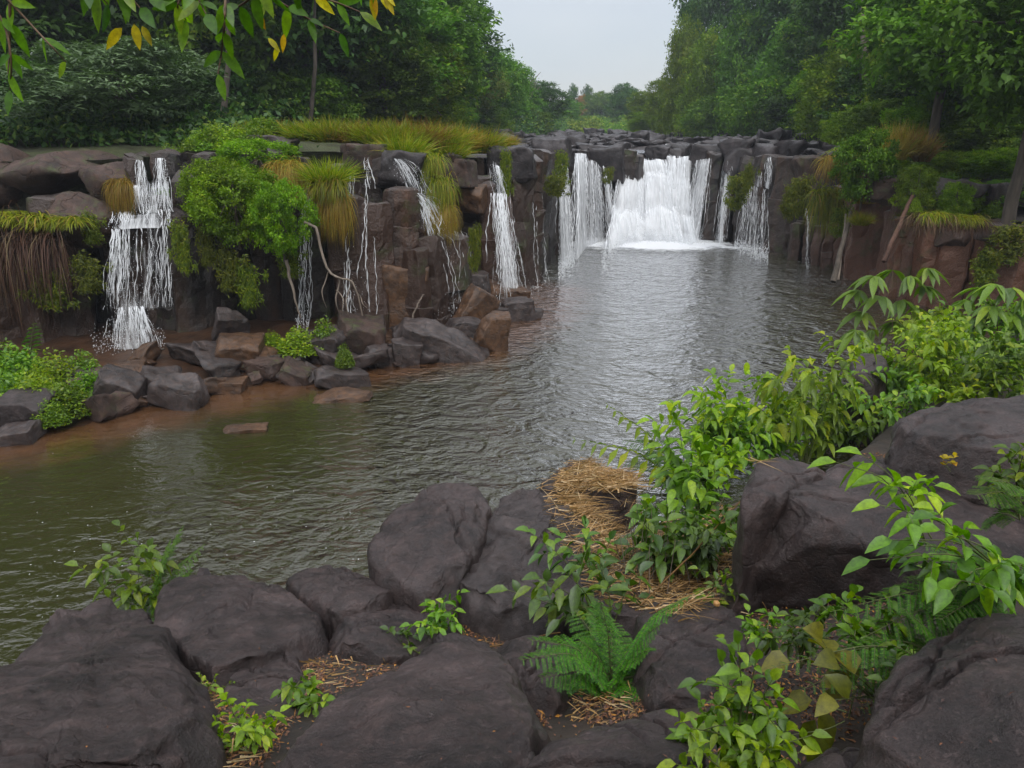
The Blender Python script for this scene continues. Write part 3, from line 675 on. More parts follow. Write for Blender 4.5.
R('boulder', [(376, 562), (388, 520), (408, 498), (462, 473), (492, 490), (486, 522), (464, 552), (448, 590), (418, 590), (396, 582)], 2.25, 0.05, 0.02, mk, 'tall angular boulder with curved cracks standing at the water edge', 2.0, .10, .06, .08, .07, 8)
R('boulder', [(466, 560), (482, 520), (500, 492), (542, 486), (592, 502), (622, 560), (600, 606), (560, 614), (505, 618), (468, 604), (456, 585)], 2.1, 0.05, -0.10, M['rock_rough'], 'wrinkled pitted boulder right of the tall angular one', 1.6, .12, .1, .08, .09, 9, fine=.03)
R('boulder', [(536, 487), (560, 464), (592, 456), (600, 470), (585, 484), (560, 494)], 1.9, 0.0, -0.1, mk, 'dark pointed rock at the water edge half under the straw', 1.6, .06, .05, .03, .04, 10, 70)
R('boulder', [(590, 476), (622, 470), (640, 480), (624, 492), (596, 492)], 2.15, 0.1, -0.1, mk, 'small dark stone poking out of the straw pile', .5, .05, .05, .03, .03, 41, 60)
R('boulder', [(262, 775), (300, 722), (350, 690), (400, 668), (452, 636), (478, 640), (508, 668), (548, 704), (540, 722), (505, 770), (440, 800), (280, 800)], 3.35, 0.03, -0.42, mk, 'large smooth boulder at the bottom centre with a long crack across it', 1.0, .12, .1, .07, .05, 11, 140)
R('boulder', [(494, 648), (520, 636), (560, 640), (574, 664), (560, 700), (528, 690), (506, 668)], 2.62, 0.05, -0.3, mk, 'small pale smooth rock left of the big fern, above the bottom centre boulder', .6, .09, .05, .04, .03, 12, 80)
R('boulder', [(490, 790), (520, 762), (560, 728), (612, 712), (650, 704), (684, 712), (700, 790)], 3.62, 0.05, -0.35, mk, 'rounded boulder cut by the bottom edge below the big fern', .9, .11, .1, .05, .04, 13)
R('boulder', [(636, 622), (660, 596), (700, 588), (742, 604), (764, 640), (748, 676), (716, 704), (672, 706), (646, 680)], 2.95, 0.1, -0.22, mk, 'dark sloping boulder right of the big fern with a round seed on it', 1.1, .13, .08, .05, .05, 14)
R('boulder', [(742, 512), (768, 486), (812, 464), (866, 450), (930, 458), (1000, 470), (1070, 490), (1080, 570), (1000, 566), (930, 552), (870, 536), (800, 520)], 3.5, 0.02, -0.02, mk, 'huge dark overhanging boulder on the right with a black shaded front', .95, .10, -.03, .02, .05, 15, 150, shift=(-.12, .30), grow=1.0)
R('boulder', [(742, 505), (746, 474), (766, 461), (806, 462), (840, 470), (800, 486), (770, 500)], 3.5, 0.0, -0.05, mk, 'dark rounded rock behind the left end of the huge overhanging boulder', 1.2, .10, .02, .03, .05, 16, 80)
R('boulder', [(884, 436), (905, 415), (950, 400), (1010, 394), (1080, 398), (1100, 470), (1030, 472), (960, 458), (905, 448)], 3.85, 0.02, 0.0, mk, 'smooth grey boulder at the right edge resting behind the huge overhanging one', .45, .16, -.05, .08, .05, 17)
R('boulder', [(866, 745), (882, 700), (914, 650), (960, 622), (1000, 606), (1080, 590), (1120, 700), (1120, 800), (900, 800)], 4.15, 0.08, -0.15, mk, 'rough dark boulder filling the bottom right corner', 1.2, .12, .05, .06, .06, 18)
R('boulder', [(790, 790), (806, 756), (836, 734), (872, 734), (890, 790)], 3.9, 0.0, -0.2, mk, 'small dark boulder at the bottom edge left of the corner boulder', .6, .08, .05, .03, .03, 19, 80)
R('boulder', [(846, 364), (858, 354), (884, 354), (892, 366), (870, 374)], 1.55, 0, 0, mk, 'dark rock at the water edge below the tall palmate plant', 1.4, .1, .05, .05, .05, 20, 60)
R('boulder', [(560, 560), (600, 540), (650, 545), (700, 580), (660, 620), (600, 620)], 2.15, 0.1, -0.15, mk, 'dark rock mostly hidden under the weeds in front of the straw pile', .9, .1, .05, .04, .05, 21, 80)

sd_o = boulder_mesh('round_seed', M['seed'], 3, 3, (1, 1, 1), 0.05)
p = atplane(703, 632, 3.02, .1, -.22, 0.9, 4.1)
tag(link('seed', sd_o, None, on_bank(703, 632) + np.array([0, -0.25, 0.42]), 0, 0.05), 'round orange-brown seed lying on the sloping boulder right of the fern', 'seed')

# ------------------------------------------------------------------ shelf of mud and stones under the left cliff
def build_shore():
    V, n = [], 60; m = 10
    sh = np.array([atz(x, y, 0)[:2] for x, y in SHORE]); sp = np.array([p[0] for p in SHORE], float)
    for px in np.linspace(-420, 532, n):
        a = base_pt(px) - base_n(px) * 0.6; b = np.array([np.interp(px, sp, sh[:, 0]), np.interp(px, sp, sh[:, 1])]) * 1.0
        for k in range(m + 1):
            t = k / m; p = a + (b - a) * (t * 1.12); V.append((p[0], p[1], 0.42 * (1 - t) + 0.07 - 0.16 * max(0, t - 0.88) / 0.12))
    V = np.array(V); V[:, 2] += fbm(V * 1.1, 51, 4) * 0.10
    Fq = np.array([(i * (m + 1) + j, i * (m + 1) + j + 1, (i + 1) * (m + 1) + j + 1, (i + 1) * (m + 1) + j) for i in range(n - 1) for j in range(m)])[:, ::-1]
    structure('shore', mesh_data('shore', V, Fq, M['mud'], True))
build_shore()

# ------------------------------------------------------------------ rocks under and on the cliff
def place_block(px, py, wpx, hpx, zb, mat, label, seed, ang=0.0, tilt=(0, 0), dep=0.8, group='fallen basalt blocks at the foot of the left cliff', cat='rock', kind='block'):
    """px,py: bottom centre in the photo standing at height zb"""
    p = atz(px, py, zb); k = pxsize(px, p[1], zb); sx, sz = wpx * k, hpx * k
    me = block_mesh('fallen_block', sx, sx * dep, sz, M[mat], seed, 18) if kind == 'block' else boulder_mesh('rock', M[mat], seed, 4, (sx * 1.08, sx * dep * 1.08, sz * 1.15))
    o = link('fallen_block' if kind == 'block' else 'rock', me, None, (p[0], p[1] + sx * dep * 0.3, zb + sz * 0.42), 0, None, (tilt[0], tilt[1], ang))
    return tag(o, label, cat, group)
for i, a in enumerate([
    (442, 357, 92, 26, 0.1, 'rock_mid', 'long fallen basalt column lying tilted toward the water, largest of the rubble', .1, (0.25, 0.45), .45),
    (406, 366, 26, 27, 0.0, 'rock_mid', 'upright grey block with a flat pale side left of the long fallen column', .3, (0.1, 0.12), .8),
    (380, 365, 30, 20, 0.0, 'rock_mid', 'small grey block between the brown boulder and the upright grey block', .5, (0, .1), .8),
    (360, 356, 52, 36, 0.1, 'rock_brown', 'reddish brown rounded boulder left of the small grey block', .2, (0.1, .2), .9),
    (322, 362, 46, 30, 0.1, 'rock_mid', 'dark boulder beside the green herbs under the dead roots', -.2, (0.1, -.1), .9),
    (342, 389, 52, 20, -0.05, 'rock_mid', 'flat dark rock standing in the brown shallows', .3, (0, .15), .6),
    (232, 344, 34, 34, 0.35, 'rock_mid', 'tilted square slab with yellow leaves on it, right of the left waterfall', .5, (.5, .3), .5),
    (240, 366, 44, 28, 0.2, 'rock_rust', 'rusty brown block under the tilted square slab', .1, (.1, .1), .8),
    (208, 362, 32, 18, 0.25, 'rock_mid', 'flat olive brown slab right of the left waterfall', .7, (.2, .35), .7),
    (178, 408, 50, 32, 0.0, 'rock_mid', 'pale cracked boulder in the shallows below the left waterfall', -.2, (0.2, .25), .7),
    (118, 404, 42, 28, 0.1, 'rock_mid', 'smooth grey sloping rock right of the green herb patch', .1, (0.2, .4), .8),
    (225, 393, 34, 12, 0.0, 'rock_rust', 'flat orange slab in the brown shallows', .1, (0, 0), .7),
    (24, 430, 44, 34, 0.0, 'rock_rough', 'dark pitted boulder below the green herb patch at the left edge', .1, (0.1, .1), .9),
    (12, 446, 44, 18, -0.05, 'rock_mid', 'low grey rock at the waterline at the left edge', .1, (0.1, -.2), .8),
    (492, 355, 32, 44, -0.1, 'rock_rust', 'pointed split rock with a wet white edge standing in the water', .2, (0.1, .05), .7),
    (476, 330, 34, 42, 0.2, 'rock_rust', 'tilted orange-brown slab leaning behind the pointed split rock', .6, (0.1, .55), .5),
    (466, 345, 40, 26, 0.1, 'rock_mid', 'rounded grey rock between the long fallen column and the leaning slab', .2, (0, .2), .8),
    (506, 308, 42, 22, 0.1, 'rock_rust', 'orange slab at the far end of the rubble by the water', .3, (0, .2), .8),
    (516, 322, 32, 24, -0.05, 'rock_mid', 'dark round rock at the far tip of the rubble', .3, (0, 0), .8),
    (496, 322, 22, 15, 0.1, 'rock_mid', 'small black rock in front of the orange slab', .3, (0, 0), .8),
    (532, 320, 18, 11, -0.05, 'rock_mid', 'low dark stone at the outermost tip of the rubble', .3, (0, 0), .8),
    (340, 402, 60, 6, -0.03, 'rock_rust', 'flat rust-coloured rock barely above the water right of the rubble', .1, (0, 0), .5),
    (245, 433, 40, 4, -0.03, 'rock_rust', 'rusty rock just breaking the surface in open water', .1, (0, 0), .5),
    (150, 388, 34, 14, 0.15, 'rock_mid', 'small wet rock under the left waterfall', .3, (0, .2), .8),
    (270, 372, 28, 14, 0.1, 'rock_brown', 'small brown stone left of the dark boulder at the roots', .3, (0, .2), .8),
    (75, 388, 36, 18, 0.2, 'rock_mid', 'dark boulder half covered by the green herbs', .3, (0, .2), .8)]):
    px, py, wp, hp, zb, mt, lb, an, tl, dp = a
    place_block(px, py, wp, hp, zb, mt, lb, 100 + i, an, tl, dp)
rsp = np.random.default_rng(77)
pebs = [block_mesh('stone', 1, .8, .55, M[m_], 300 + k, 8, .12, .3) for k, m_ in enumerate(('rock_mid', 'rock_rust', 'rock_mid', 'rock_brown'))]
for k in range(60):
    px = rsp.uniform(95, 520); yb = np.interp(px, [p[0] for p in SHORE], [p[1] for p in SHORE]); top = np.interp(px, bx, [b[1] for b in BASE])
    py = top + (yb - top) * rsp.uniform(0.35, 1.0); p = atz(px, py, 0.3); tt = (py - top) / (yb - top); sc_ = rsp.uniform(0.25, 1.0)
    o = link('stone', pebs[k % 4], None, (p[0], p[1], 0.42 * (1 - tt) + .05 + sc_ * .1), 0, (sc_, sc_, sc_ * rsp.uniform(.6, 1.2)), (rsp.uniform(-.4, .4), rsp.uniform(-.4, .4), rsp.uniform(0, 6)))
    tag(o, 'small loose stone on the muddy shelf under the left cliff', 'stone', 'loose stones on the shelf under the left cliff')

# boulders on the crest
for i, (px, py, wp, hp, Yf, mt, lb, kd) in enumerate([
    (62, 196, 120, 46, 22.2, 'rock_brown', 'large brown rounded boulder on the ledge left of the left waterfall', 'b'),
    (112, 206, 56, 44, 21.6, 'rock_brown', 'brown boulder just left of the top of the left waterfall', 'b'),
    (84, 244, 70, 46, 20.8, 'rock_brown', 'brown block below the brown boulders, left of the left waterfall', 'b'),
    (-6, 205, 80, 54, 22.0, 'rock_brown', 'brown boulder cut by the left edge above the hanging roots', 'b'),
    (180, 240, 40, 32, 21.4, 'rock_mid', 'rounded dark rock right of the left waterfall', 'b'),
    (208, 192, 50, 26, 23.0, 'rock_brown', 'reddish rock between grass and the large cliff shrub', 'b'),
    (272, 150, 42, 12, 25.5, 'rock_mid', 'flat dark block lying on the crest behind the large cliff shrub', 'k'),
    (304, 170, 52, 12, 24.0, 'rock_mid', 'pale flat slab on the crest above the thin waterfall', 'k'),
    (402, 188, 40, 34, 23.2, 'rock_river', 'angular dark boulder on the crest between two grass clumps', 'k'),
    (362, 172, 38, 26, 23.6, 'rock_brown', 'brown crest block beside the small spout of water', 'k'),
    (455, 186, 40, 26, 26.0, 'rock_brown', 'brown crest boulder right of the hanging grass', 'b'),
    (468, 212, 36, 26, 26.0, 'rock_rust', 'rusty bulging rock left of the fan waterfall', 'b'),
    (512, 182, 46, 34, 29.0, 'rock_river', 'big square black block on the crest above the fan waterfall', 'k'),
    (552, 166, 34, 26, 36.0, 'rock_river', 'dark rounded crest block right of the square black one', 'k'),
    (606, 182, 36, 34, 42.5, 'rock_river', 'black crest boulder overhanging left of the main fall', 'k'),
    (592, 168, 30, 22, 43.0, 'rock_river', 'black crest boulder above the twin veils', 'k'),
    (668, 165, 26, 16, 45.0, 'rock_river', 'dark boulder parting the top of the main fall', 'b'),
    (706, 170, 34, 24, 43.0, 'rock_river', 'black boulder right of the main fall crest', 'k'),
    (742, 176, 36, 26, 41.0, 'rock_river', 'dark boulder between the right-hand falls', 'b'),
    (776, 168, 40, 22, 40.0, 'rock_river', 'dark crest boulder above the right-hand step fall', 'b'),
    (812, 182, 34, 24, 36.0, 'rock_brown', 'brown crest boulder left of the mounded grass', 'b'),
    (991, 240, 24, 16, 24.2, 'rock_mid', 'square dark stone on the lip of the red cliff', 'k'),
    (958, 202, 44, 20, 27.0, 'rock_mid', 'rounded dark boulder on the slope above the red cliff', 'b'),
    (892, 204, 44, 24, 27.6, 'rock_brown', 'brown boulder on the bank behind the leafy shrub', 'b'),
    (1006, 208, 40, 22, 26.6, 'rock_mid', 'dark boulder at the right edge above the red cliff', 'b'),
    (962, 246, 40, 18, 25.5, 'rock_brown', 'low brown stone on the ledge of the red cliff', 'b')]):
    p = aty(px, py, Yf); k = pxsize(px, Yf, p[2]); sx, sz = wp * k, hp * k
    me = block_mesh('crest_boulder', sx, sx * .8, sz, M[mt], 200 + i, 12, 0.07, 0.15) if kd == 'k' or i > 4 else boulder_mesh('crest_boulder', M[mt], 200 + i, 4, (sx * 1.1, sx, sz * 1.25), 0.35)
    tag(link('crest_boulder', me, None, (p[0], p[1] + sx * .15, p[2] + sz * .5), 0, None, (rsp.uniform(-.1, .1), rsp.uniform(-.1, .1), rsp.uniform(-.4, .4))), lb, 'boulder')
# the block with a pale wet top at (450,265) and its neighbours
for px, py, wp, hp, zb, mt, lb in ((448, 302, 40, 40, 0.3, 'rock_mid', 'big block with a pale wet flat top at the cliff foot'), (476, 308, 26, 38, 0.2, 'rock_mid', 'dark block right of the pale topped block'),
                                   (402, 330, 44, 72, 0.2, 'rock_rust', 'tall rusty broken pillar with a wet top, in front of the cliff')):
    place_block(px, py, wp, hp, zb, mt, lb, 150 + px, .15, (0.02, 0.03), .8)

# river bed rocks upstream
rk = [block_mesh('river_rock', sq[0], sq[1], sq[2], M['rock_river'], 400 + k, 9, .16, .3) for k, sq in enumerate(((1, .8, .6), (1, .7, .5), (1, .9, .75), (1, .75, .6), (1, .8, .42), (1, 1, .6), (.8, .8, .8), (1, .6, .5)))]
cnt = 0
while cnt < 270:
    py = 135.5 + 27 * rsp.random() ** 1.15; px = rsp.uniform(468, 830); z0 = 4.42
    p = atz(px, py, z0)
    lo = np.interp(p[1], [40, 60, 90, 130, 230], [-4, -4.5, -1, 6, 12]); hi = np.interp(p[1], [40, 60, 90, 130, 230], [19, 24, 26, 25, 26])
    if p[1] > 175 or p[0] < lo or p[0] > hi: continue
    bp = base_pt(px)
    if p[1] < bp[1] + 0.5: continue
    s_ = rsp.uniform(0.45, 1.5) * (1 + 0.004 * p[1])
    if 625 < px < 690 and p[1] < 50 and rsp.random() < .5: continue
    o = link('river_rock', rk[cnt % 8], None, (p[0], p[1], z0 + 0.06 * s_), 0, (s_ * rsp.uniform(.9, 1.5), s_, s_ * rsp.uniform(.7, 1.3)), (rsp.uniform(-.15, .15), rsp.uniform(-.15, .15), rsp.uniform(0, 6.3)))
    tag(o, 'dark wet basalt rock in the shallow river above the falls', 'rock', 'dark rocks in the shallow river above the falls'); cnt += 1

# ------------------------------------------------------------------ waterfalls
def proj_px(x, y, z): return 512 + F * x / (y * CP + (H - z) * SP)
def cpoint(px, fo, z=2.5):
    q = px
    for _ in range(4):
        p = base_pt(q) + base_n(q) * fo; q += (px - proj_px(p[0], p[1], z)) * 0.9
    return base_pt(q) + base_n(q) * fo
def fall(label, segs, foam=None, seed=0, wscale=0.0):
    """segs: list of (px0, px1, ztop0, ztop1, px0b, px1b, zbot, off_top, off_bot, strands, veil density or None)"""
    rs = np.random.default_rng(seed)
    pm = np.mean([s[0] for s in segs]); b0 = cpoint(pm, 0.6); root = thing('waterfall', label, 'waterfall', (b0[0], b0[1], 0)); org = np.array([b0[0], b0[1], 0])
    sv, sf, soff = [], [], 0; vv, vf, vd, vuv, voff = [], [], [], [], 0
    for (a0, a1, z0, z1, c0, c1, zb, o0, o1, ns, vd_) in segs:
        wid = np.linalg.norm(cpoint(a0, o0, z0) - cpoint(a1, o0, z0)) + 0.1; hgt = (z0 + z1) / 2 - zb
        # strands: thin ribbons broken up along their length
        riv = rs.random(max(2, int(wid * 4.5))); rw = rs.uniform(.01, .05, len(riv)) / max(wid, .3)
        for k in range(ns):
            q_ = rs.integers(0, len(riv)); u = float(np.clip(riv[q_] + rs.normal(0, rw[q_] * 1.6), 0, 1)) if rs.random() < .75 else rs.random(); zt = z0 + (z1 - z0) * u; u2 = np.clip(u + rs.normal(0, 0.06), 0, 1)
            nseg = int(max(6, hgt / 0.11)); t = np.linspace(0, 1, nseg + 1); fo = o0 + (o1 - o0) * np.sqrt(t) + rs.normal(0, .07) ; ph = rs.uniform(0, 6, 2)
            pxl = (a0 + (a1 - a0) * u) * (1 - t) + (c0 + (c1 - c0) * u2) * t
            P = np.array([cpoint(q, f_, zt + (zb - zt) * t_) for q, f_, t_ in zip(pxl, fo, t)]); jit = np.cumsum(rs.normal(0, .02, (nseg + 1, 2)), 0); P = P + jit
            z = zt + 0.03 - (zt + 0.03 - zb) * t
            s0 = rs.uniform(0, .55) if rs.random() < .55 else 0; s1 = min(1, s0 + rs.uniform(.25, 1.0))
            w_ = rs.uniform(.003, .010) * (0.15 + np.abs(np.sin(t * nseg * rs.uniform(.5, 1.3) + ph[0])) * rs.uniform(.2, 1.9, nseg + 1)) * (1 + wscale); w_ = w_ * ((t >= s0) & (t <= s1))
            sdv = np.array([1.0, 0.15, 0]); pts = np.column_stack([P, z])
            A = pts - sdv * w_[:, None]; B_ = pts + sdv * w_[:, None]; m_ = pts + np.array([0.1, -1, 0]) * w_[:, None] * .8
            vv3 = np.stack([A, m_, B_], 1).reshape(-1, 3)
            for i in range(nseg):
                if w_[i] + w_[i + 1] <= 0: continue
                for j in range(2): q = i * 3 + j; sf.append((soff + q, soff + q + 1, soff + q + 4, soff + q + 3))
            sv.append(vv3); soff += len(vv3)
        # droplets thrown off the strands
        nd_ = int(ns * 6)
        u = rs.random(nd_); t = rs.random(nd_) ** .8
        pxl = (a0 + (a1 - a0) * u) * (1 - t) + (c0 + (c1 - c0) * (u * 1.2 - .1)) * t
        P = np.array([cpoint(q, f_, z0 + (zb - z0) * t_) for q, f_, t_ in zip(pxl, o0 + (o1 - o0) * np.sqrt(t) + rs.normal(0, .12, nd_), t)]); z = (z0 + (z1 - z0) * u) * (1 - t) + zb * t
        r = rs.uniform(.003, .009, nd_); c = np.column_stack([P, z])
        oc = np.array([(1, 0, 0), (-1, 0, 0), (0, 1, 0), (0, -1, 0), (0, 0, 2.2), (0, 0, -1.6)])
        D = (c[:, None] + oc[None] * r[:, None, None]).reshape(-1, 3); of = np.array([(0, 2, 4, 4), (2, 1, 4, 4), (1, 3, 4, 4), (3, 0, 4, 4), (2, 0, 5, 5), (1, 2, 5, 5), (3, 1, 5, 5), (0, 3, 5, 5)])
        for i in range(nd_): sf.extend([tuple(x_[:3] + soff + i * 6) for x_ in of])
        sv.append(D); soff += len(D)
        if zb < .5:      # spray thrown up at the foot
            ms = int(ns * (16 if wid > 2 else 5)); u = rs.random(ms); P = np.array([cpoint(q, f_, 0) for q, f_ in zip(c0 + (c1 - c0) * (u * 1.3 - .15), o1 + rs.normal(.1, .3, ms))]); z = zb + np.abs(rs.normal(0, .28, ms)); r = rs.uniform(.004, .012, ms) * (1.6 if wid > 2 else 1)
            D = (np.column_stack([P, z])[:, None] + oc[None] * r[:, None, None]).reshape(-1, 3)
            for i in range(ms): sf.extend([tuple(x_[:3] + soff + i * 6) for x_ in of])
            sv.append(D); soff += len(D)
        if vd_ is not None:
            for layer in range(2):
                nu, nv = max(6, int(wid / .12)), max(8, int(hgt / .14)); U, T = np.meshgrid(np.linspace(0, 1, nu + 1), np.linspace(-.12, 1, nv + 1)); U, T = U.ravel(), T.ravel()
                Tp = np.maximum(T, 0); pxl = (a0 + (a1 - a0) * U) * (1 - Tp) + (c0 + (c1 - c0) * U) * Tp
                fo = o0 + (o1 - o0) * np.sqrt(Tp) - np.maximum(-T, 0) * 9 + layer * .1
                zt = z0 + (z1 - z0) * U + (.16 * vnoise(np.column_stack([U * wid * 1.6, U * 0 + layer * 3.3, U * 0]), seed + 31) if wid > 1.5 else 0) - layer * .12; P = np.array([cpoint(q, f_, z_) for q, f_, z_ in zip(pxl, fo, zt + (zb - zt) * Tp)]); z = zt - (zt - zb) * Tp + np.minimum(0, T) * -.25
                V = np.column_stack([P, z]); nn = fbm(np.column_stack([U * wid * 2.2, T * hgt * .7, U * 0 + layer * 9 + seed]), seed, 4)
                V[:, 1] -= nn * (.10 + .02 * min(wid, 5)); V[:, 2] += fbm(V * 2, seed + 4, 2) * .03
                vuv.append(np.column_stack([U * wid + layer * 7.7 + seed * 3.1, T * hgt])); e = np.minimum(U, 1 - U) * wid
                vd.append(vd_ - 0.28 * (1 - sstep(0, .35, e)) + 0.08 * sstep(.6, 1, T) - (0.45 * (1 - sstep(-.10, .16, T)) if (z0 < 4.0 and wid > 1.2) else 0)); vv.append(V)
                i0 = (np.arange(nu)[None, :] + np.arange(nv)[:, None] * (nu + 1)).ravel(); vf.append(np.stack([i0, i0 + 1, i0 + nu + 2, i0 + nu + 1], 1) + voff); voff += len(V)
    V = np.vstack(sv) - org
    link('falling_water', mesh_data('falling_water', V, sf, M['strand'], True), root)
    if vv:
        me = mesh_data('water_veil', np.vstack(vv) - org, np.vstack(vf), M['veil'], True, {'dens': np.concatenate(vd)})
        uvl = me.uv_layers.new(name='UVMap'); UV = np.vstack(vuv); li = np.zeros(len(me.loops), np.int32); me.loops.foreach_get('vertex_index', li)
        uvl.data.foreach_set('uv', UV[li].astype(np.float32).ravel()); link('water_veil', me, root)
    if foam:
        V, Fq, D, UVs, off = [], [], [], [], 0
        for (fx, fy, rx, ry, dn) in foam:
            c = atz(fx, fy, 0.0)[:2]; nr, na = 14, 40
            for i in range(nr + 1):
                for j in range(na):
                    a = 2 * math.pi * j / na; r = i / nr; x, y = c[0] + math.cos(a) * rx * r, c[1] + math.sin(a) * ry * r
                    V.append((x, y, 0.015 + 0.06 * max(0, 1 - r * 1.6) * dn * rs.uniform(.4, 1))); D.append(dn + 0.35 - 0.75 * r ** 1.3); UVs.append((x, y))
            Fq += [(off + i * na + j, off + i * na + (j + 1) % na, off + (i + 1) * na + (j + 1) % na, off + (i + 1) * na + j) for i in range(nr) for j in range(na)]; off += (nr + 1) * na
        me = mesh_data('foam', np.array(V) - org, np.array(Fq)[:, ::-1], M['foam'], True, {'dens': D})
        uvl = me.uv_layers.new(name='UVMap'); UV = np.array(UVs); li = np.zeros(len(me.loops), np.int32); me.loops.foreach_get('vertex_index', li)
        uvl.data.foreach_set('uv', UV[li].astype(np.float32).ravel()); link('foam', me, root)
    return root
fall('stepped waterfall tumbling over dark ledges at the far left', [
    (134, 144, 5.1, 5.0, 134, 148, 3.75, 0.9, 1.15, 34, .42), (158, 167, 5.1, 5.1, 156, 170, 3.75, 0.9, 1.15, 38, .42), (134, 168, 4.4, 4.5, 136, 170, 3.75, 1.0, 1.2, 60, .42), (114, 169, 3.75, 3.8, 110, 170, 3.4, 1.25, 1.7, 60, .50),
    (112, 168, 3.35, 3.4, 110, 170, 1.3, 1.75, 2.0, 95, .36), (112, 146, 1.35, 1.35, 104, 160, .35, 2.2, 2.5, 80, .46)], [(142, 350, 1.1, .8, .4)], 1)
fall('thin white thread of water beside the large cliff shrub', [(306, 311, 4.4, 4.4, 299, 309, .4, 1.0, 1.3, 22, .36)], None, 2)
fall('thin straight trickle left of the brown pillar', [(348, 354, 4.6, 4.6, 347, 357, .4, 1.3, 1.6, 18, .34)], None, 3)
fall('faint trickle running down the face of the brown pillar', [(362, 366, 4.6, 4.5, 361, 369, .9, 1.9, 2.0, 6, None)], None, 4)
fall('bent fall dropping over the crest and spreading across a broken pillar', [
    (386, 394, 5.1, 5.0, 394, 406, 4.1, 1.0, 1.2, 34, .48), (394, 408, 4.1, 4.0, 402, 428, 2.9, 1.2, 1.5, 60, .42), (412, 428, 2.9, 2.9, 414, 432, .4, 1.6, 1.9, 22, .30)], None, 5)
fall('small spout pouring off the crest slab left of the bent fall', [(373, 378, 5.1, 5.1, 370, 378, 4.3, 1.3, 1.5, 9, .36)], None, 25)
fall('slender fall left of the fan waterfall, behind the pale topped block', [(434, 441, 4.4, 4.4, 432, 443, 1.3, 1.0, 1.3, 16, .34)], None, 6)
fall('fan-shaped waterfall spreading wide down the middle of the left cliff', [
    (490, 500, 4.75, 4.6, 494, 510, 3.7, 1.2, 1.5, 34, .45), (492, 510, 3.8, 3.7, 498, 528, .0, 1.4, 2.3, 90, .46)], [(530, 288, 1.4, .8, .25), (545, 271, 1.2, .6, .25)], 7)
fall('narrow broken fall right of the fan waterfall', [(529, 537, 4.5, 4.4, 534, 545, .0, .9, 1.4, 26, .34)], None, 8)
fall('left veil of the twin falls beyond the black blocks', [(558, 567, 4.4, 4.45, 560, 573, 0, .9, 1.6, 60, .54)], [(572, 245, 2.2, 1.2, .6)], 9)
fall('right veil of the twin falls, wide and arched', [(575, 586, 4.55, 4.5, 573, 590, 0, .9, 1.8, 60, .58), (584, 601, 4.3, 4.0, 586, 606, 0, .9, 1.8, 70, .48)], [(594, 243, 2.2, 1.2, .6)], 10)
fall('slanting white fall hugging the black boulder beside the main fall', [(603, 609, 3.9, 3.5, 608, 622, 0, 1.6, 2.2, 50, .60)], None, 11)
fall('broad roaring main fall, the whitest and widest in the middle', [
    (626, 640, 4.40, 4.35, 620, 642, 3.3, 0.5, 1.3, 60, .74), (638, 666, 4.2, 4.1, 640, 672, 3.2, 0.5, 1.3, 60, .66), (666, 694, 4.3, 4.3, 662, 694, 1.6, 0.5, 1.9, 90, .58), (619, 645, 3.7, 3.5, 612, 650, .8, 1.1, 2.5, 120, .74),
    (636, 668, 3.4, 3.6, 634, 674, 1.4, 1.2, 2.3, 120, .72), (664, 692, 3.6, 3.3, 660, 696, .6, 1.1, 2.2, 130, .62), (612, 640, 1.9, 1.6, 606, 650, 0, 2.1, 3.1, 140, .78), (636, 678, 2.1, 1.8, 634, 686, 0, 1.9, 2.9, 160, .76), (660, 694, 1.5, 1.5, 664, 700, 0, 1.8, 2.5, 90, .64)],
    [(640, 242, 4.6, 3.4, .8), (692, 245, 3.8, 2.4, .5), (598, 245, 3.0, 2.0, .35), (735, 248, 3.0, 1.6, .3), (665, 244, 4.6, 3.2, .7), (650, 250, 5.0, 3.0, .05)], 12, .5)
fall('slanted fall just right of the main fall', [(696, 712, 4.1, 4.3, 682, 700, 0, 1.0, 2.0, 60, .56)], None, 13)
fall('straight narrow fall between mossy black rocks right of the main fall', [(723, 731, 4.2, 4.3, 716, 724, 0, .9, 1.4, 44, .58)], [(722, 244, 1.2, .6, .3)], 14)
fall('stepped fall on the right dropping past a small ledge', [(757, 763, 4.3, 4.4, 754, 761, 3.1, .9, 1.2, 18, .48), (766, 771, 4.4, 4.5, 764, 770, 3.1, .9, 1.2, 18, .48), (744, 770, 3.1, 3.0, 738, 764, 0, 1.3, 1.7, 70, .38)], [(755, 248, 2.0, .9, .5)], 15)
fall('weak trickle on the dark rock right of the stepped right fall', [(806, 809, 3.3, 3.3, 805, 810, 0, .9, 1.1, 7, None)], [(800, 262, .8, .3, .2)], 16)

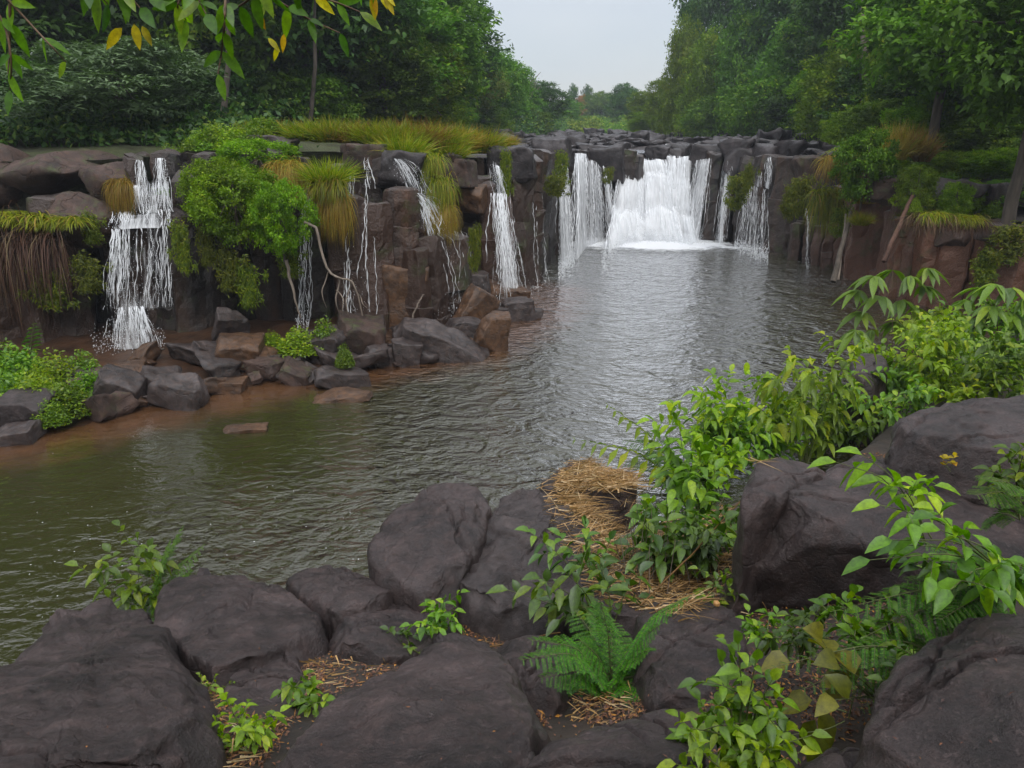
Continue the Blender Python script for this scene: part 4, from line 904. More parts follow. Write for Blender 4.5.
def rapids():
    """white water running between the rocks above the crest"""
    rs = np.random.default_rng(9)
    for k, (px, py, rx, ry, lb) in enumerate([(660, 146, 2.6, .9, 'white rapids feeding the main fall'), (700, 146, 3.2, .9, 'broken white rapids on the right of the upper river'),
                                              (566, 144, 1.7, 1.2, 'pale rapid running between rocks left of the main fall'), (640, 143, 3.8, 1.4, 'long white rapid across the upper river'), (740, 143, 2.8, .8, 'thin far rapid on the right of the upper river')]):
        c = atz(px, py, 4.44); nr, na = 10, 36; V, D = [], []
        for i in range(nr + 1):
            for j in range(na):
                a = 2 * math.pi * j / na; r = i / nr; V.append((math.cos(a) * rx * r, math.sin(a) * ry * r * 2.2, .05 * rs.uniform(0, 1))); D.append(.80 - .55 * r * r)
        me = mesh_data('rapids', V, np.array([(i * na + j, (i + 1) * na + j, (i + 1) * na + (j + 1) % na, i * na + (j + 1) % na) for i in range(nr) for j in range(na)]), M['foam'], True, {'dens': D})
        uvl = me.uv_layers.new(name='UVMap'); UV = np.array(V)[:, :2] + k * 5; li = np.zeros(len(me.loops), np.int32); me.loops.foreach_get('vertex_index', li)
        uvl.data.foreach_set('uv', UV[li].astype(np.float32).ravel()); tag(link('rapids', me, None, (c[0], c[1], 4.52)), lb, 'rapids')
rapids()

# ------------------------------------------------------------------ trees
def crown(rs, lobes, n_clump, per, leaf, asp=0.5, droop=0.3, cl=0.16, upb=0.35, vines=0, vlen=3.0, seg=1, hollow=.55):
    org, dr, nr_ = [], [], []
    tot = sum(l[3] ** 2 for l in lobes)
    for (x, y, z, r, *q) in lobes:
        sq = q[0] if q else 0.8; nc = max(4, int(n_clump * r * r / tot)); d = rdir(rs, nc, 0.25); rad = r * (hollow + (1 - hollow) * rs.random(nc) ** .5)
        cc = np.array([x, y, z]) + d * rad[:, None] * np.array([1, 1, sq]); sz = r * cl * rs.uniform(.6, 1.5, nc) + 0.12
        m = int(per); o = cc[:, None] + rs.normal(size=(nc, m, 3)) * sz[:, None, None] * np.array([.62, .62, .42])
        dd = norm(d[:, None] * .7 + rs.normal(size=(nc, m, 3)) * .7); nn = norm(d[:, None] * .6 + np.array([0, 0, upb + .6]) + rs.normal(size=(nc, m, 3)) * .45)
        org.append(o.reshape(-1, 3)); dr.append(dd.reshape(-1, 3)); nr_.append(nn.reshape(-1, 3))
    if vines:
        L0 = np.array([l[:4] for l in lobes]); k = rs.integers(0, len(lobes), vines); d = rdir(rs, vines, 0); s = L0[k, :3] + d * L0[k, 3:4] * np.array([1, 1, .5])
        ln = rs.uniform(.4, 1, vines) * vlen; m = 26; t = rs.random((vines, m)); o = s[:, None] + rs.normal(size=(vines, m, 3)) * .13; o[:, :, 2] -= t * ln[:, None]; o[:, :, 2] = np.maximum(o[:, :, 2], .1)
        dd = norm(np.array([0, 0, -1.2]) + rs.normal(size=(vines, m, 3)) * .5); nn = norm(d[:, None] + rs.normal(size=(vines, m, 3)) * .4)
        org.append(o.reshape(-1, 3)); dr.append(dd.reshape(-1, 3)); nr_.append(nn.reshape(-1, 3))
    org, dr, nr_ = map(np.concatenate, (org, dr, nr_)); n = len(org); ln = leaf * rs.uniform(.6, 1.35, n)
    V, Fq, rr = leaves(org, dr, nr_, ln, ln * asp, rs, droop, seg)
    vp = len(rr) // n; tone = .5 + .5 * vnoise(org * 1.1, 5); rr = np.clip(rr.reshape(n, vp) * .45 + tone[:, None] * .6, 0, 1).ravel()
    # per-clump tone as well as per-leaf tone
    return V, Fq, rr
def trunk_mesh(rs, h, r, lobes, mat, lean=0.0):
    z = np.linspace(-0.4, h, 9); w_ = np.cumsum(rs.normal(0, .04 * h / 9, (9, 2)), 0); w_[:, 0] += lean * z
    pts = np.column_stack([w_, z]); parts = [tube(pts, np.linspace(r, r * .35, 9), 8)]
    for l in lobes[:9]:
        k = rs.integers(4, 8); a = pts[k]; b = np.array(l[:3]); mid = (a + b) / 2 + np.array([0, 0, -.1 * h * .3]) + rs.normal(0, .12, 3)
        P = np.array([a * (1 - t) ** 2 + 2 * mid * t * (1 - t) + b * t * t for t in np.linspace(0, 1, 6)]); parts.append(tube(P, np.linspace(r * .38, r * .1, 6), 5))
    V, Fq = merge(parts); return mesh_data('trunk', V, Fq, mat, True)
TREES = {}
def lobes_round(rs, n, h0, h1, R, rl, shape='round'):
    out_ = []
    for k in range(n):
        t = (k + .5) / n; z = h0 + (h1 - h0) * t
        e = math.sqrt(max(.05, 1 - (2 * t - 1) ** 2)) if shape == 'round' else (1.0 - .75 * t if shape == 'cone' else (1 if t < .8 else .6))
        a = k * 2.4 + rs.uniform(-.4, .4); rr = R * e * rs.uniform(.45, .95); out_.append((math.cos(a) * rr, math.sin(a) * rr, z, rl * rs.uniform(.75, 1.25)))
    return out_
def make_tree_kind(key, seed, mat, leafmat, n, h0, h1, R, rl, shape, clumps, per, leaf, asp=.5, trunk_r=.22, vines=0, vlen=3, upb=.35, droop=.3, cl=.16):
    rs = np.random.default_rng(seed); lb = lobes_round(rs, n, h0, h1, R, rl, shape)
    TREES[key] = (trunk_mesh(rs, h1, trunk_r, lb, M[mat]), leaf_mesh('crown', crown(rs, lb, clumps, per, leaf, asp, droop, cl, upb, vines, vlen), M[leafmat]))
make_tree_kind('round', 1, 'bark', 'forest', 16, 2.2, 9.2, 3.0, 1.7, 'round', 900, 26, .27)
make_tree_kind('round2', 2, 'bark', 'forest', 15, 2.6, 9.0, 2.7, 1.8, 'round', 880, 26, .28)
make_tree_kind('dark', 3, 'bark', 'forest_dark', 18, 1.2, 9.4, 3.0, 1.6, 'col', 950, 26, .27)
make_tree_kind('dark2', 4, 'bark', 'forest_dark', 16, 3.0, 9.4, 2.9, 1.6, 'round', 820, 26, .29)
make_tree_kind('grey', 5, 'bark', 'forest_grey', 17, 1.6, 8.8, 3.4, 1.5, 'round', 640, 30, .30, .28, .12, droop=.6)
make_tree_kind('lime', 6, 'bark_pale', 'forest_lime', 14, 1.0, 8.8, 2.6, 1.5, 'round', 860, 26, .25)
make_tree_kind('vine', 7, 'bark', 'forest_lime', 18, 1.5, 9.3, 2.1, 1.5, 'col', 420, 26, .26, vines=420, vlen=5.5)
make_tree_kind('vinedark', 8, 'bark', 'forest', 18, 1.5, 9.3, 2.4, 1.6, 'col', 480, 26, .28, vines=300, vlen=4.5)
make_tree_kind('olive', 9, 'bark_pale', 'forest_olive', 15, 2.0, 9.2, 2.6, 1.5, 'round', 560, 24, .30)
make_tree_kind('bigleaf', 10, 'bark', 'forest_mid', 16, 4.4, 9.2, 3.3, 1.4, 'round', 900, 16, .27, .55, droop=.5)
make_tree_kind('bigdark', 11, 'bark', 'forest', 18, 4.6, 9.2, 3.3, 1.4, 'round', 900, 16, .26, .55, droop=.5)
make_tree_kind('cone', 12, 'bark', 'forest_dark', 14, 2.5, 9.5, 1.5, 1.1, 'col', 300, 20, .34)
make_tree_kind('bush', 13, 'bark', 'forest_lime', 12, 1.2, 7.2, 4.0, 2.4, 'round', 860, 26, .34)
make_tree_kind('bushdark', 14, 'bark', 'forest_dark', 12, 1.2, 7.2, 4.2, 2.4, 'round', 860, 26, .34)
make_tree_kind('bushmid', 15, 'bark', 'forest', 12, 1.2, 7.2, 4.2, 2.4, 'round', 860, 26, .34)
make_tree_kind('orange', 16, 'bark', 'orange', 10, 4, 9.0, 2.2, 1.4, 'round', 260, 20, .45)
rt = random.Random(4)
def tree(key, px, toppy, Y, widpx, label, cat='tree', group='trees of the forest on the banks', zbase=None, name=None, rz=None):
    x = aty(px, 124, Y)[0]; zb = uz(x, Y) if zbase is None else zbase; top = aty(px, toppy, Y)[2]; hgt = max(1.0, top - zb); k = pxsize(px, Y, zb)
    me = TREES[key][1]; co = np.zeros(len(me.vertices) * 3, np.float32); me.vertices.foreach_get('co', co); co = co.reshape(-1, 3)
    sz = hgt / np.percentile(co[:, 2], 99.7); sx = widpx * k / (np.percentile(co[:, 0], 99) - np.percentile(co[:, 0], 1))
    nm = name or ('shrub' if cat == 'shrub' else 'tree')
    r = thing(nm, label, cat, (x, Y, zb), rt.uniform(0, 6.28) if rz is None else rz, (sx, sx, sz), group)
    link('trunk', TREES[key][0], r); link('crown', me, r); return r
G1 = 'trees of the forest on the left bank'; G2 = 'trees of the forest on the right bank'; G3 = 'hazy trees far upstream'
for a in [
    ('dark', -60, -160, 33, 190, 'dark tree at the very left edge of the forest'), ('dark', 40, -190, 36, 230, 'dark dense tree behind the grey-green willowy tree, left side'),
    ('dark2', 150, -150, 44, 200, 'dark tree rising behind the grey-green willowy tree, right side'), ('vinedark', 235, -120, 40, 170, 'dark creeper-clad tree with hanging stems behind the grassy slope'),
    ('dark2', 310, -120, 42, 190, 'broad dark tree above the start of the crest grass'), ('dark', 262, -60, 52, 170, 'deep shaded tree in the second row of the left forest'),
    ('round', 366, -50, 47, 150, 'mid-green domed tree above the middle of the crest grass'), ('round2', 425, -30, 54, 130, 'tall layered tree left of the sky gap, behind the rounded bright one'),
    ('dark2', 442, -18, 72, 120, 'tall dark tree touching the top of the frame left of the sky'), ('lime', 425, 40, 50, 90, 'rounded bright tree above the right end of the crest grass'),
    ('round', 385, 20, 44, 95, 'leafy tree with a ragged crown at the centre of the left bank'), ('olive', 466, 40, 74, 62, 'olive brownish tree left of the sky gap'),
    ('round2', 488, 48, 84, 66, 'sloping-topped tree on the left bank under the sky'), ('round', 507, 62, 94, 48, 'green tree in the receding left row, beside the bare twigs'),
    ('dark2', 538, 82, 108, 58, 'rounded dark tree at the tip of the left bank'), ('round2', 520, 86, 104, 44, 'lower tree just left of the rounded tip tree'),
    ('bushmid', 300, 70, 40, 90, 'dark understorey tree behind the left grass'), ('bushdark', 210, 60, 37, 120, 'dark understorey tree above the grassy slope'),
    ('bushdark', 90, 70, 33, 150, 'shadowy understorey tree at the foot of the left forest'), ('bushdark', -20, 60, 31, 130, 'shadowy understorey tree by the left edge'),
    ('bushmid', 350, 82, 45, 80, 'understorey tree over the left part of the crest grass'), ('bushmid', 440, 96, 60, 60, 'low green tree at the right end of the crest grass'),
    ('bushmid', 400, 88, 52, 70, 'low leafy tree over the middle of the crest grass'), ('bushmid', 478, 102, 76, 52, 'low tree below the olive brownish one'), ('bushmid', 520, 108, 100, 50, 'low foliage tree at the waterline of the left tip')]:
    tree(*a, group=G1)
tree('grey', 128, 40, 27.5, 210, 'grey-green willowy tree standing over the left waterfall', group=G1, rz=1.0)
for a in [('round', 566, 100, 140, 30, 'small hazy tree right of the rounded tip tree'), ('cone', 573, 84, 190, 11, 'tall thin pine-like hazy tree in the gap'), ('cone', 587, 85, 205, 13, 'second thin hazy tree in the gap, beside orange blossom'),
          ('round', 600, 92, 185, 34, 'broad hazy tree in the middle of the gap'), ('cone', 605, 94, 230, 12, 'palest thin tree behind the broad hazy one'), ('orange', 581, 95, 200, 12, 'orange-flowering tree far off in the gap'),
          ('dark2', 616, 93, 215, 22, 'hazy dark crown at the right of the gap'), ('round2', 556, 112, 150, 28, 'low hazy tree left in the gap'), ('bushmid', 582, 116, 160, 44, 'low hazy thicket left of centre in the gap'),
          ('bushmid', 612, 118, 175, 36, 'low hazy thicket right of centre in the gap'), ('round', 630, 100, 190, 26, 'hazy tree joining the right bank')]:
    tree(*a, group=G3)
for a in [('dark2', 624, 84, 150, 34, 'dark rounded tree at the tip of the right bank'), ('lime', 645, 92, 118, 44, 'bright bamboo-like tree at the tip of the right bank'), ('lime', 662, 78, 104, 36, 'feathery bright tree left of the creeper tower'),
          ('vine', 680, 18, 92, 44, 'tower of green creepers at the right of the sky gap'), ('vine', 706, 30, 86, 52, 'creeper-draped tree right of the creeper tower'), ('vinedark', 740, 10, 80, 66, 'draped dark tree on the right bank'),
          ('dark', 722, -60, 98, 90, 'tall dark tree behind the creeper-draped trees'), ('dark2', 690, -14, 108, 40, 'high crown reaching over the sky from the right bank'), ('dark', 780, -80, 80, 120, 'towering dark tree over the middle of the right bank'),
          ('vinedark', 786, 20, 68, 88, 'shaded creeper tree above the dry rocks'), ('dark2', 838, -80, 64, 120, 'tall dark tree with a pale trunk on the right bank'), ('vine', 842, 40, 52, 90, 'bright creeper-covered tree leaning over the slope'),
          ('bushmid', 760, 84, 70, 70, 'rounded bright understorey tree in front of the dark forest'), ('lime', 812, 70, 62, 60, 'small bright tree in front of the dark forest'),
          ('bushmid', 716, 96, 82, 52, 'leafy understorey tree by the upper river'), ('bushdark', 800, 92, 64, 70, 'dark understorey tree by the dry rocks'), ('lime', 650, 112, 112, 46, 'grassy green thicket at the right bank tip'),
          ('vine', 902, -20, 44, 84, 'creeper-hung tree on the slope right of centre'), ('bigleaf', 935, -60, 33, 170, 'big-leaved tree with layered boughs on the right'), ('dark', 900, -140, 52, 150, 'dark tree at the top behind the big-leaved tree'),
          ('bigdark', 1030, -90, 25, 200, 'nearest big-leaved tree at the right edge'), ('dark', 990, -160, 44, 190, 'dark tree filling the top right corner'), ('vinedark', 970, -30, 36, 120, 'draped tree between the two big-leaved trees'),
          ('dark', 1080, -160, 36, 200, 'dark tree outside the right edge reaching in')]:
    tree(*a, group=G2)
GB = 'shrubs on the right slope'
for a in [('bush', 842, 112, 46, 36, 'yellow-green bush at the end of the dry rocks'), ('bushmid', 880, 100, 40, 60, 'leafy bush on the slope behind the reddish reeds'), ('bush', 925, 96, 35, 70, 'bright bush halfway up the right slope'),
          ('bushmid', 985, 110, 32, 80, 'green bush under the big-leaved trees'), ('bush', 1010, 150, 29.5, 60, 'rounded bush near the right edge of the slope'), ('bush', 950, 160, 31.5, 40, 'bush above the red cliff ledge'),
          ('bushmid', 1030, 190, 27, 60, 'bush at the right edge on the ledge of the red cliff'), ('bush', 985, 186, 27.0, 30, 'low bright bush on the red cliff ledge'), ('bush', 905, 150, 33, 34, 'small bush beside the leafy cliff shrub'),
          ('bushdark', 940, 60, 41, 120, 'dark thicket in the shade of the right slope'), ('bushdark', 1020, 60, 33, 120, 'dark thicket in the shade at the right edge'), ('bushdark', 870, 60, 50, 90, 'dark thicket behind the slope bushes')]:
    tree(*a, cat='shrub', group=GB)
for i, (px, y0, y1, Y, r_w, mt, lb) in enumerate([(860, 120, -60, 50, .26, 'bark_pale', 'tall tree with a pale straight trunk rising out of the dark forest on the right'), (223, 120, -60, 33, .13, 'bark', 'tree with a slim brown trunk behind the grassy slope on the left'), (310, 126, -60, 38, .11, 'bark', 'tree with a dark slim trunk above the start of the crest grass')]):
    a, b = aty(px, y0, Y), aty(px + 6, y1, Y); V, Fq = tube(np.array([a, a * .66 + b * .34 + [.15, 0, 0], a * .3 + b * .7, b]) - a, [r_w, r_w * .85, r_w * .7, r_w * .55], 8); r_ = thing('tree', lb, 'tree', a); link('trunk', mesh_data('trunk', V, Fq, M[mt], True), r_)
    c_ = link('crown', TREES['dark2'][1], r_, (b - a) - np.array([0, 0, 3.0]), i, (.6, .6, .6))
# giants added further back on the left to darken what the near water mirrors
for i, (px, Y, w_) in enumerate([(-420, 40, 300), (-200, 42, 260), (-40, 48, 240), (90, 50, 220), (210, 52, 200), (330, 56, 180)]):
    tree('dark' if i % 2 else 'round', px, -500, Y, w_, 'giant forest tree added behind the left bank to darken the water reflection', group='giant trees added behind the left bank')
# understorey wall of the two banks: one mass nobody could count
def undergrowth(name, label, line, seed, mat, hgt, leaf, n):
    rs = np.random.default_rng(seed); L0 = np.array(line, float); s = np.concatenate([[0], np.cumsum(np.linalg.norm(np.diff(L0, axis=0), axis=1))]); u = rs.uniform(0, s[-1], n)
    x = np.interp(u, s, L0[:, 0]); y = np.interp(u, s, L0[:, 1]); back = rs.exponential(1.6, n); x = x + rs.normal(0, .8, n); y = y + back; z = upper_z(x, y)
    hh = hgt * (1 + .5 * vnoise(np.column_stack([x * .35, y * .35, x * 0]), seed)); zz = z + hh * rs.random(n) ** .8 * np.minimum(1, .4 + back * .4)
    V, Fq, rr = leaves(np.column_stack([x, y, zz]), rdir(rs, n, 0), norm(np.column_stack([rs.normal(0, .5, n), rs.normal(-.7, .5, n), np.full(n, .8)])), leaf * rs.uniform(.6, 1.4, n), leaf * .5 * rs.uniform(.6, 1.4, n), rs, .3)
    o = link(name, leaf_mesh(name, (V, Fq, rr), M[mat])); o['kind'] = 'stuff'; o['label'] = label
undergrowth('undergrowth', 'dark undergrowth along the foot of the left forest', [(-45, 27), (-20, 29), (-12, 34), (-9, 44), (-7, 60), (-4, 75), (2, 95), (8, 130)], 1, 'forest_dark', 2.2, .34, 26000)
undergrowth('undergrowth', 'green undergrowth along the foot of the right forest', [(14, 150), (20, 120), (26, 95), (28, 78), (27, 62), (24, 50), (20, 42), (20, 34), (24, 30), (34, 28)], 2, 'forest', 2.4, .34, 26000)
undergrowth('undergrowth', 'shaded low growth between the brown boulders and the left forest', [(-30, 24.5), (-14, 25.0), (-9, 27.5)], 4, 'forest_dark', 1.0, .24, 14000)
undergrowth('reeds', 'pale green reeds far upstream by the river', [(6, 128), (16, 140), (24, 132)], 3, 'forest_lime', 2.0, .5, 5000)

# ------------------------------------------------------------------ grass, hanging growth, cliff shrubs
def tuft_mesh(key, seed, n, kind, mat, wd):
    """unit clump: about 1 m wide and 1 m tall (or hanging 1 m)"""
    rs = np.random.default_rng(seed)
    if kind == 'up':
        r = np.sqrt(rs.random(n)) * .42; a = rs.uniform(0, 6.28, n); o = np.column_stack([np.cos(a) * r, np.sin(a) * r, -.05 + 0 * r])
        d = norm(np.column_stack([np.cos(a) * r * 1.6, np.sin(a) * r * 1.6, np.full(n, .9)]) + rs.normal(0, .22, (n, 3))); b = blades(o, d, rs.uniform(.5, 1.25, n), wd, rs, rs.uniform(.1, 1.0, n))
    elif kind == 'hang':
        o = np.column_stack([rs.uniform(-.45, .45, n), rs.normal(0, .10, n), rs.normal(0, .06, n)]); o[:, 2] -= rs.random(n) ** 2 * .3
        d = norm(np.column_stack([rs.normal(0, .45, n), rs.uniform(-1.2, -.1, n), rs.uniform(-.2, .8, n)])); b = blades(o, d, rs.uniform(.5, 1.25, n), wd, rs, rs.uniform(1.6, 3.2, n), 6)
    else:   # mossy ferny cushion running down the face: many short leaflets
        nc = 46; c = np.column_stack([rs.normal(0, .24, nc), rs.normal(0, .07, nc), -rs.random(nc) * 1.0]); c[:, 0] *= 1 + .3 * c[:, 2]
        m = n // nc; o = (c[:, None] + rs.normal(size=(nc, m, 3)) * np.array([.07, .06, .07])).reshape(-1, 3); k = len(o)
        d = norm(np.column_stack([rs.normal(0, .7, k), rs.uniform(-1, .1, k), rs.uniform(-1.2, .5, k)])); nn = norm(np.column_stack([rs.normal(0, .4, k), np.full(k, -.8), np.full(k, .6)]))
        b = leaves(o, d, nn, rs.uniform(.06, .14, k), .035, rs, .5)
    return leaf_mesh(key, b, M[mat])
TF = {'grass': [tuft_mesh('blades', 20 + k, 800, 'up', 'grass', .034) for k in range(3)], 'reddish': [tuft_mesh('blades', 30 + k, 700, 'up', 'grass_red', .030) for k in range(2)],
      'hang': [tuft_mesh('blades', 40 + k, 800, 'hang', 'grass', .034) for k in range(2)], 'hangred': [tuft_mesh('blades', 45, 1200, 'hang', 'grass_red', .026)],
      'roots': [tuft_mesh('blades', 50 + k, 700, 'hang', 'roots', .022) for k in range(2)], 'moss': [tuft_mesh('fronds', 60 + k, 1800, 'moss', 'moss', .03) for k in range(3)],
      'reed': [tuft_mesh('blades', 70, 420, 'up', 'reed', .05)]}
rg = random.Random(8)
NM = {'grass': 'grass_clump', 'reddish': 'grass_clump', 'hang': 'grass_clump', 'hangred': 'grass_clump', 'roots': 'root_clump', 'moss': 'fern_clump', 'reed': 'reed_clump'}
def clump(kind, px, py, Y, wpx, hpx, label, group=None, dy=1.0):
    """px,py: the point the clump grows from in the photo, at forward distance Y"""
    p = aty(px, py, Y); k = pxsize(px, Y, p[2]); me = rg.choice(TF[kind]); hang = kind in ('hang', 'hangred', 'roots', 'moss')
    o = link(NM[kind], me, None, p, rg.uniform(-.2, .2) if hang else rg.uniform(0, 6.28), (wpx * k, (wpx * k if not hang else min(wpx * k, 1.3)) * dy, hpx * k))
    return tag(o, label, NM[kind].replace('_', ' ') if kind != 'reed' else 'reeds', group)
GC = 'yellow-green grass clumps along the crest'
for i, (px, py, dY, w_, h_, kd, lb) in enumerate([
    (262, 142, 4.5, 34, 22, 'grass', 'leftmost clump in the row of crest grass'), (284, 141, 4.5, 36, 20, 'reddish', 'reddish clump near the left end of the row of crest grass'),
    (306, 140, 4.0, 40, 20, 'grass', 'green clump behind the pale flat slab'), (330, 141, 3.6, 40, 24, 'grass', 'clump behind the cascading tuft'), (352, 142, 3.4, 38, 22, 'reddish', 'tawny clump right of the cascading tuft'),
    (374, 144, 3.0, 40, 24, 'grass', 'bright clump behind the small spout'), (396, 146, 2.6, 42, 26, 'grass', 'bright clump over the bent fall'), (418, 148, 2.2, 44, 30, 'reddish', 'tawny clump above the hanging crest grass'),
    (438, 150, 1.8, 42, 28, 'grass', 'bright clump right of the hanging crest grass'), (458, 150, 1.8, 40, 26, 'reddish', 'tawny clump at the right end of the crest grass'), (480, 152, 1.4, 40, 26, 'grass', 'last bright clump before the bare rocks'),
    (508, 146, 2.5, 16, 12, 'reddish', 'lone small tawny tuft beyond the end of the crest grass'), (404, 158, .8, 40, 26, 'grass', 'front clump between two dark crest boulders'), (446, 160, .8, 36, 24, 'grass', 'front clump on the crest above the brown boulder')]):
    cY = base_pt(px)[1] + dY; clump(kd, px, py, cY, w_ * .85, h_ * 1.0, 'yellow-green grass, ' + lb if kd == 'grass' else lb, GC)
clump('grass', 328, 184, 21.6, 34, 26, 'cascading round tuft of grass over the cliff edge, upper half')
for (px, py, Y, w_, h_, kd, lb) in [
    (328, 182, 21.3, 30, 24, 'hang', 'grass skirt hanging below the cascading round tuft'), (336, 200, 21.3, 26, 44, 'hangred', 'brown dead grass hanging under the cascading tuft'),
    (428, 158, 23.6, 26, 24, 'hang', 'bright grass pouring over the crest beside the angular dark boulder'), (440, 184, 23.2, 22, 34, 'hang', 'grass hanging down right of the bent fall'), (442, 210, 23.1, 22, 34, 'hangred', 'tawny tip of the grass hanging right of the bent fall'),
    (288, 168, 21.8, 30, 34, 'hangred', 'reddish dry grass between the cliff shrub and the cascading tuft'),
    (20, 214, 20.6, 60, 13, 'hang', 'grass draping over the ledge above the hanging roots'), (62, 218, 20.4, 40, 12, 'hang', 'grass draping over the ledge right of the roots'), (122, 186, 20.9, 20, 32, 'hangred', 'grass hanging left of the stepped waterfall'),
    (10, 236, 20.2, 50, 80, 'roots', 'red-brown roots hanging at the left edge'), (44, 238, 20.2, 46, 66, 'roots', 'red-brown roots hanging under the draped grass'), (-20, 236, 20.3, 50, 90, 'roots', 'red-brown roots hanging beyond the left edge'),
    (44, 266, 19.9, 44, 40, 'moss', 'bright green cushion of fern below the hanging roots'), (84, 256, 20.0, 34, 36, 'moss', 'bright green cushion of fern left of the waterfall'), (88, 212, 20.4, 22, 30, 'moss', 'small moss patch on the brown block'),
    (178, 222, 20.2, 24, 46, 'moss', 'moss trailing down right of the stepped waterfall'), (204, 224, 20.4, 22, 40, 'moss', 'moss trailing below the left end of the cliff shrub'), (226, 246, 20.4, 30, 44, 'moss', 'moss hanging in the dark under the cliff shrub'),
    (246, 262, 20.4, 26, 44, 'moss', 'lowest moss hanging under the cliff shrub'), (288, 244, 20.6, 26, 32, 'moss', 'moss at the right end under the cliff shrub'), (474, 228, 22.9, 14, 40, 'moss', 'thin moss streak left of the fan waterfall'),
    (562, 152, 31.6, 16, 30, 'moss', 'moss on the black crest block'), (556, 176, 31.0, 26, 18, 'moss', 'bright moss tuft left of the twin veils'), (506, 150, 26.6, 14, 40, 'moss', 'moss in the crack of the square black block'),
    (750, 164, 36.0, 14, 26, 'moss', 'moss left of the stepped right fall, narrow'), (738, 176, 37.0, 26, 30, 'moss', 'mossy patch between the right-hand falls'), (608, 168, 40.0, 12, 14, 'moss', 'tiny moss spot on the overhanging black boulder'),
    (842, 160, 29.6, 34, 24, 'hangred', 'tawny grass mound on the right cliff edge'), (858, 152, 30.2, 38, 24, 'hang', 'green mound of grass on the right cliff edge'), (802, 178, 31.5, 26, 34, 'moss', 'bright green tuft below the tawny mound'),
    (792, 186, 32.4, 18, 30, 'moss', 'green tuft at the left of the mound on the right cliff'), (826, 196, 30.6, 26, 40, 'hang', 'grass trailing down the right cliff beside the leafy shrub'), (842, 208, 29.4, 22, 26, 'moss', 'moss tuft at the top of the leaning poles'),
    (930, 216, 24.0, 40, 20, 'roots', 'brown roots and dry stalks hanging over the red cliff'), (966, 220, 23.8, 34, 18, 'roots', 'brown roots hanging right of the first on the red cliff'), (932, 214, 23.8, 24, 12, 'hang', 'grass tuft on the lip of the red cliff'), (964, 217, 23.6, 24, 11, 'hang', 'second grass tuft on the lip of the red cliff'),
    (1010, 226, 23.4, 50, 34, 'moss', 'green growth on the lip of the red cliff at the right edge'), (990, 250, 23.4, 30, 34, 'moss', 'leafy patch low on the right end of the red cliff')]:
    clump(kd, px, py, Y, w_, h_, lb)
SLOPE = 1
for k in range(12):
    px = rg.uniform(860, 1040); py = rg.uniform(186, 232) - (px - 860) * .03; Y = 26.3 + (232 - py) * .14
    clump(rg.choice(['grass', 'reddish', 'grass']), px, py, Y, rg.uniform(14, 26), rg.uniform(10, 16), 'grass tuft on the earth bank above the red cliff', 'grass tufts on the bank above the red cliff')
for k, (px, py) in enumerate([(884, 164), (898, 158), (910, 154), (892, 152), (922, 160)]):
    clump('reed', px, py, 29.5 + k * .3, 17, 30, 'reddish olive reeds on the right slope above the leafy shrub', 'reddish reeds on the right slope')

def cliff_shrub(key, px, ytop, ybot, Y, w_, label, rz=0.0, dsc=.7, cat='shrub'):
    p = aty(px, ybot, Y); k = pxsize(px, Y, p[2]); me = TREES[key][1]; co = np.zeros(len(me.vertices) * 3, np.float32); me.vertices.foreach_get('co', co); co = co.reshape(-1, 3)
    h = (ybot - ytop) * k; sz = h / np.percentile(co[:, 2], 99.5); sx = w_ * k / (np.percentile(co[:, 0], 99) - np.percentile(co[:, 0], 1))
    r = thing('shrub', label, cat, p, rz, (sx, sx * dsc, sz)); link('trunk', TREES[key][0], r); link('crown', me, r); return r
make_tree_kind('cshrub', 31, 'bark', 'forest_lime', 34, 1.0, 7.4, 5.0, .95, 'round', 760, 24, .26, .6, .18, upb=.8, cl=.3)
make_tree_kind('cshrub2', 32, 'bark', 'forest', 30, 1.4, 7.6, 4.6, 1.0, 'round', 700, 24, .30, .6, .18, upb=.8, cl=.3)
cliff_shrub('cshrub', 284, 184, 258, 20.3, 66, 'leafy shrub between the large layered cliff shrub and the thin waterfall', 2.2)
cliff_shrub('cshrub', 240, 172, 246, 20.5, 78, 'large layered leafy shrub growing out of the left cliff')
cliff_shrub('cshrub', 222, 162, 230, 21.0, 80, 'bright shrub above and left of the large layered cliff shrub', 2.0)
cliff_shrub('cshrub', 262, 142, 186, 22.6, 84, 'small-leaved shrub capping the slope behind the large cliff shrub', 4.0)
cliff_shrub('cshrub2', 860, 134, 208, 28.0, 80, 'dark glossy leafy shrub leaning over the right cliff beside the poles', 1.0)
cliff_shrub('cshrub', 912, 168, 218, 26.6, 36, 'light green sapling between the leafy shrub and the red cliff', 2.6)
cliff_shrub('cshrub', 952, 184, 222, 26.0, 34, 'light leafy climber on the dark rock above the red cliff', 3.6)
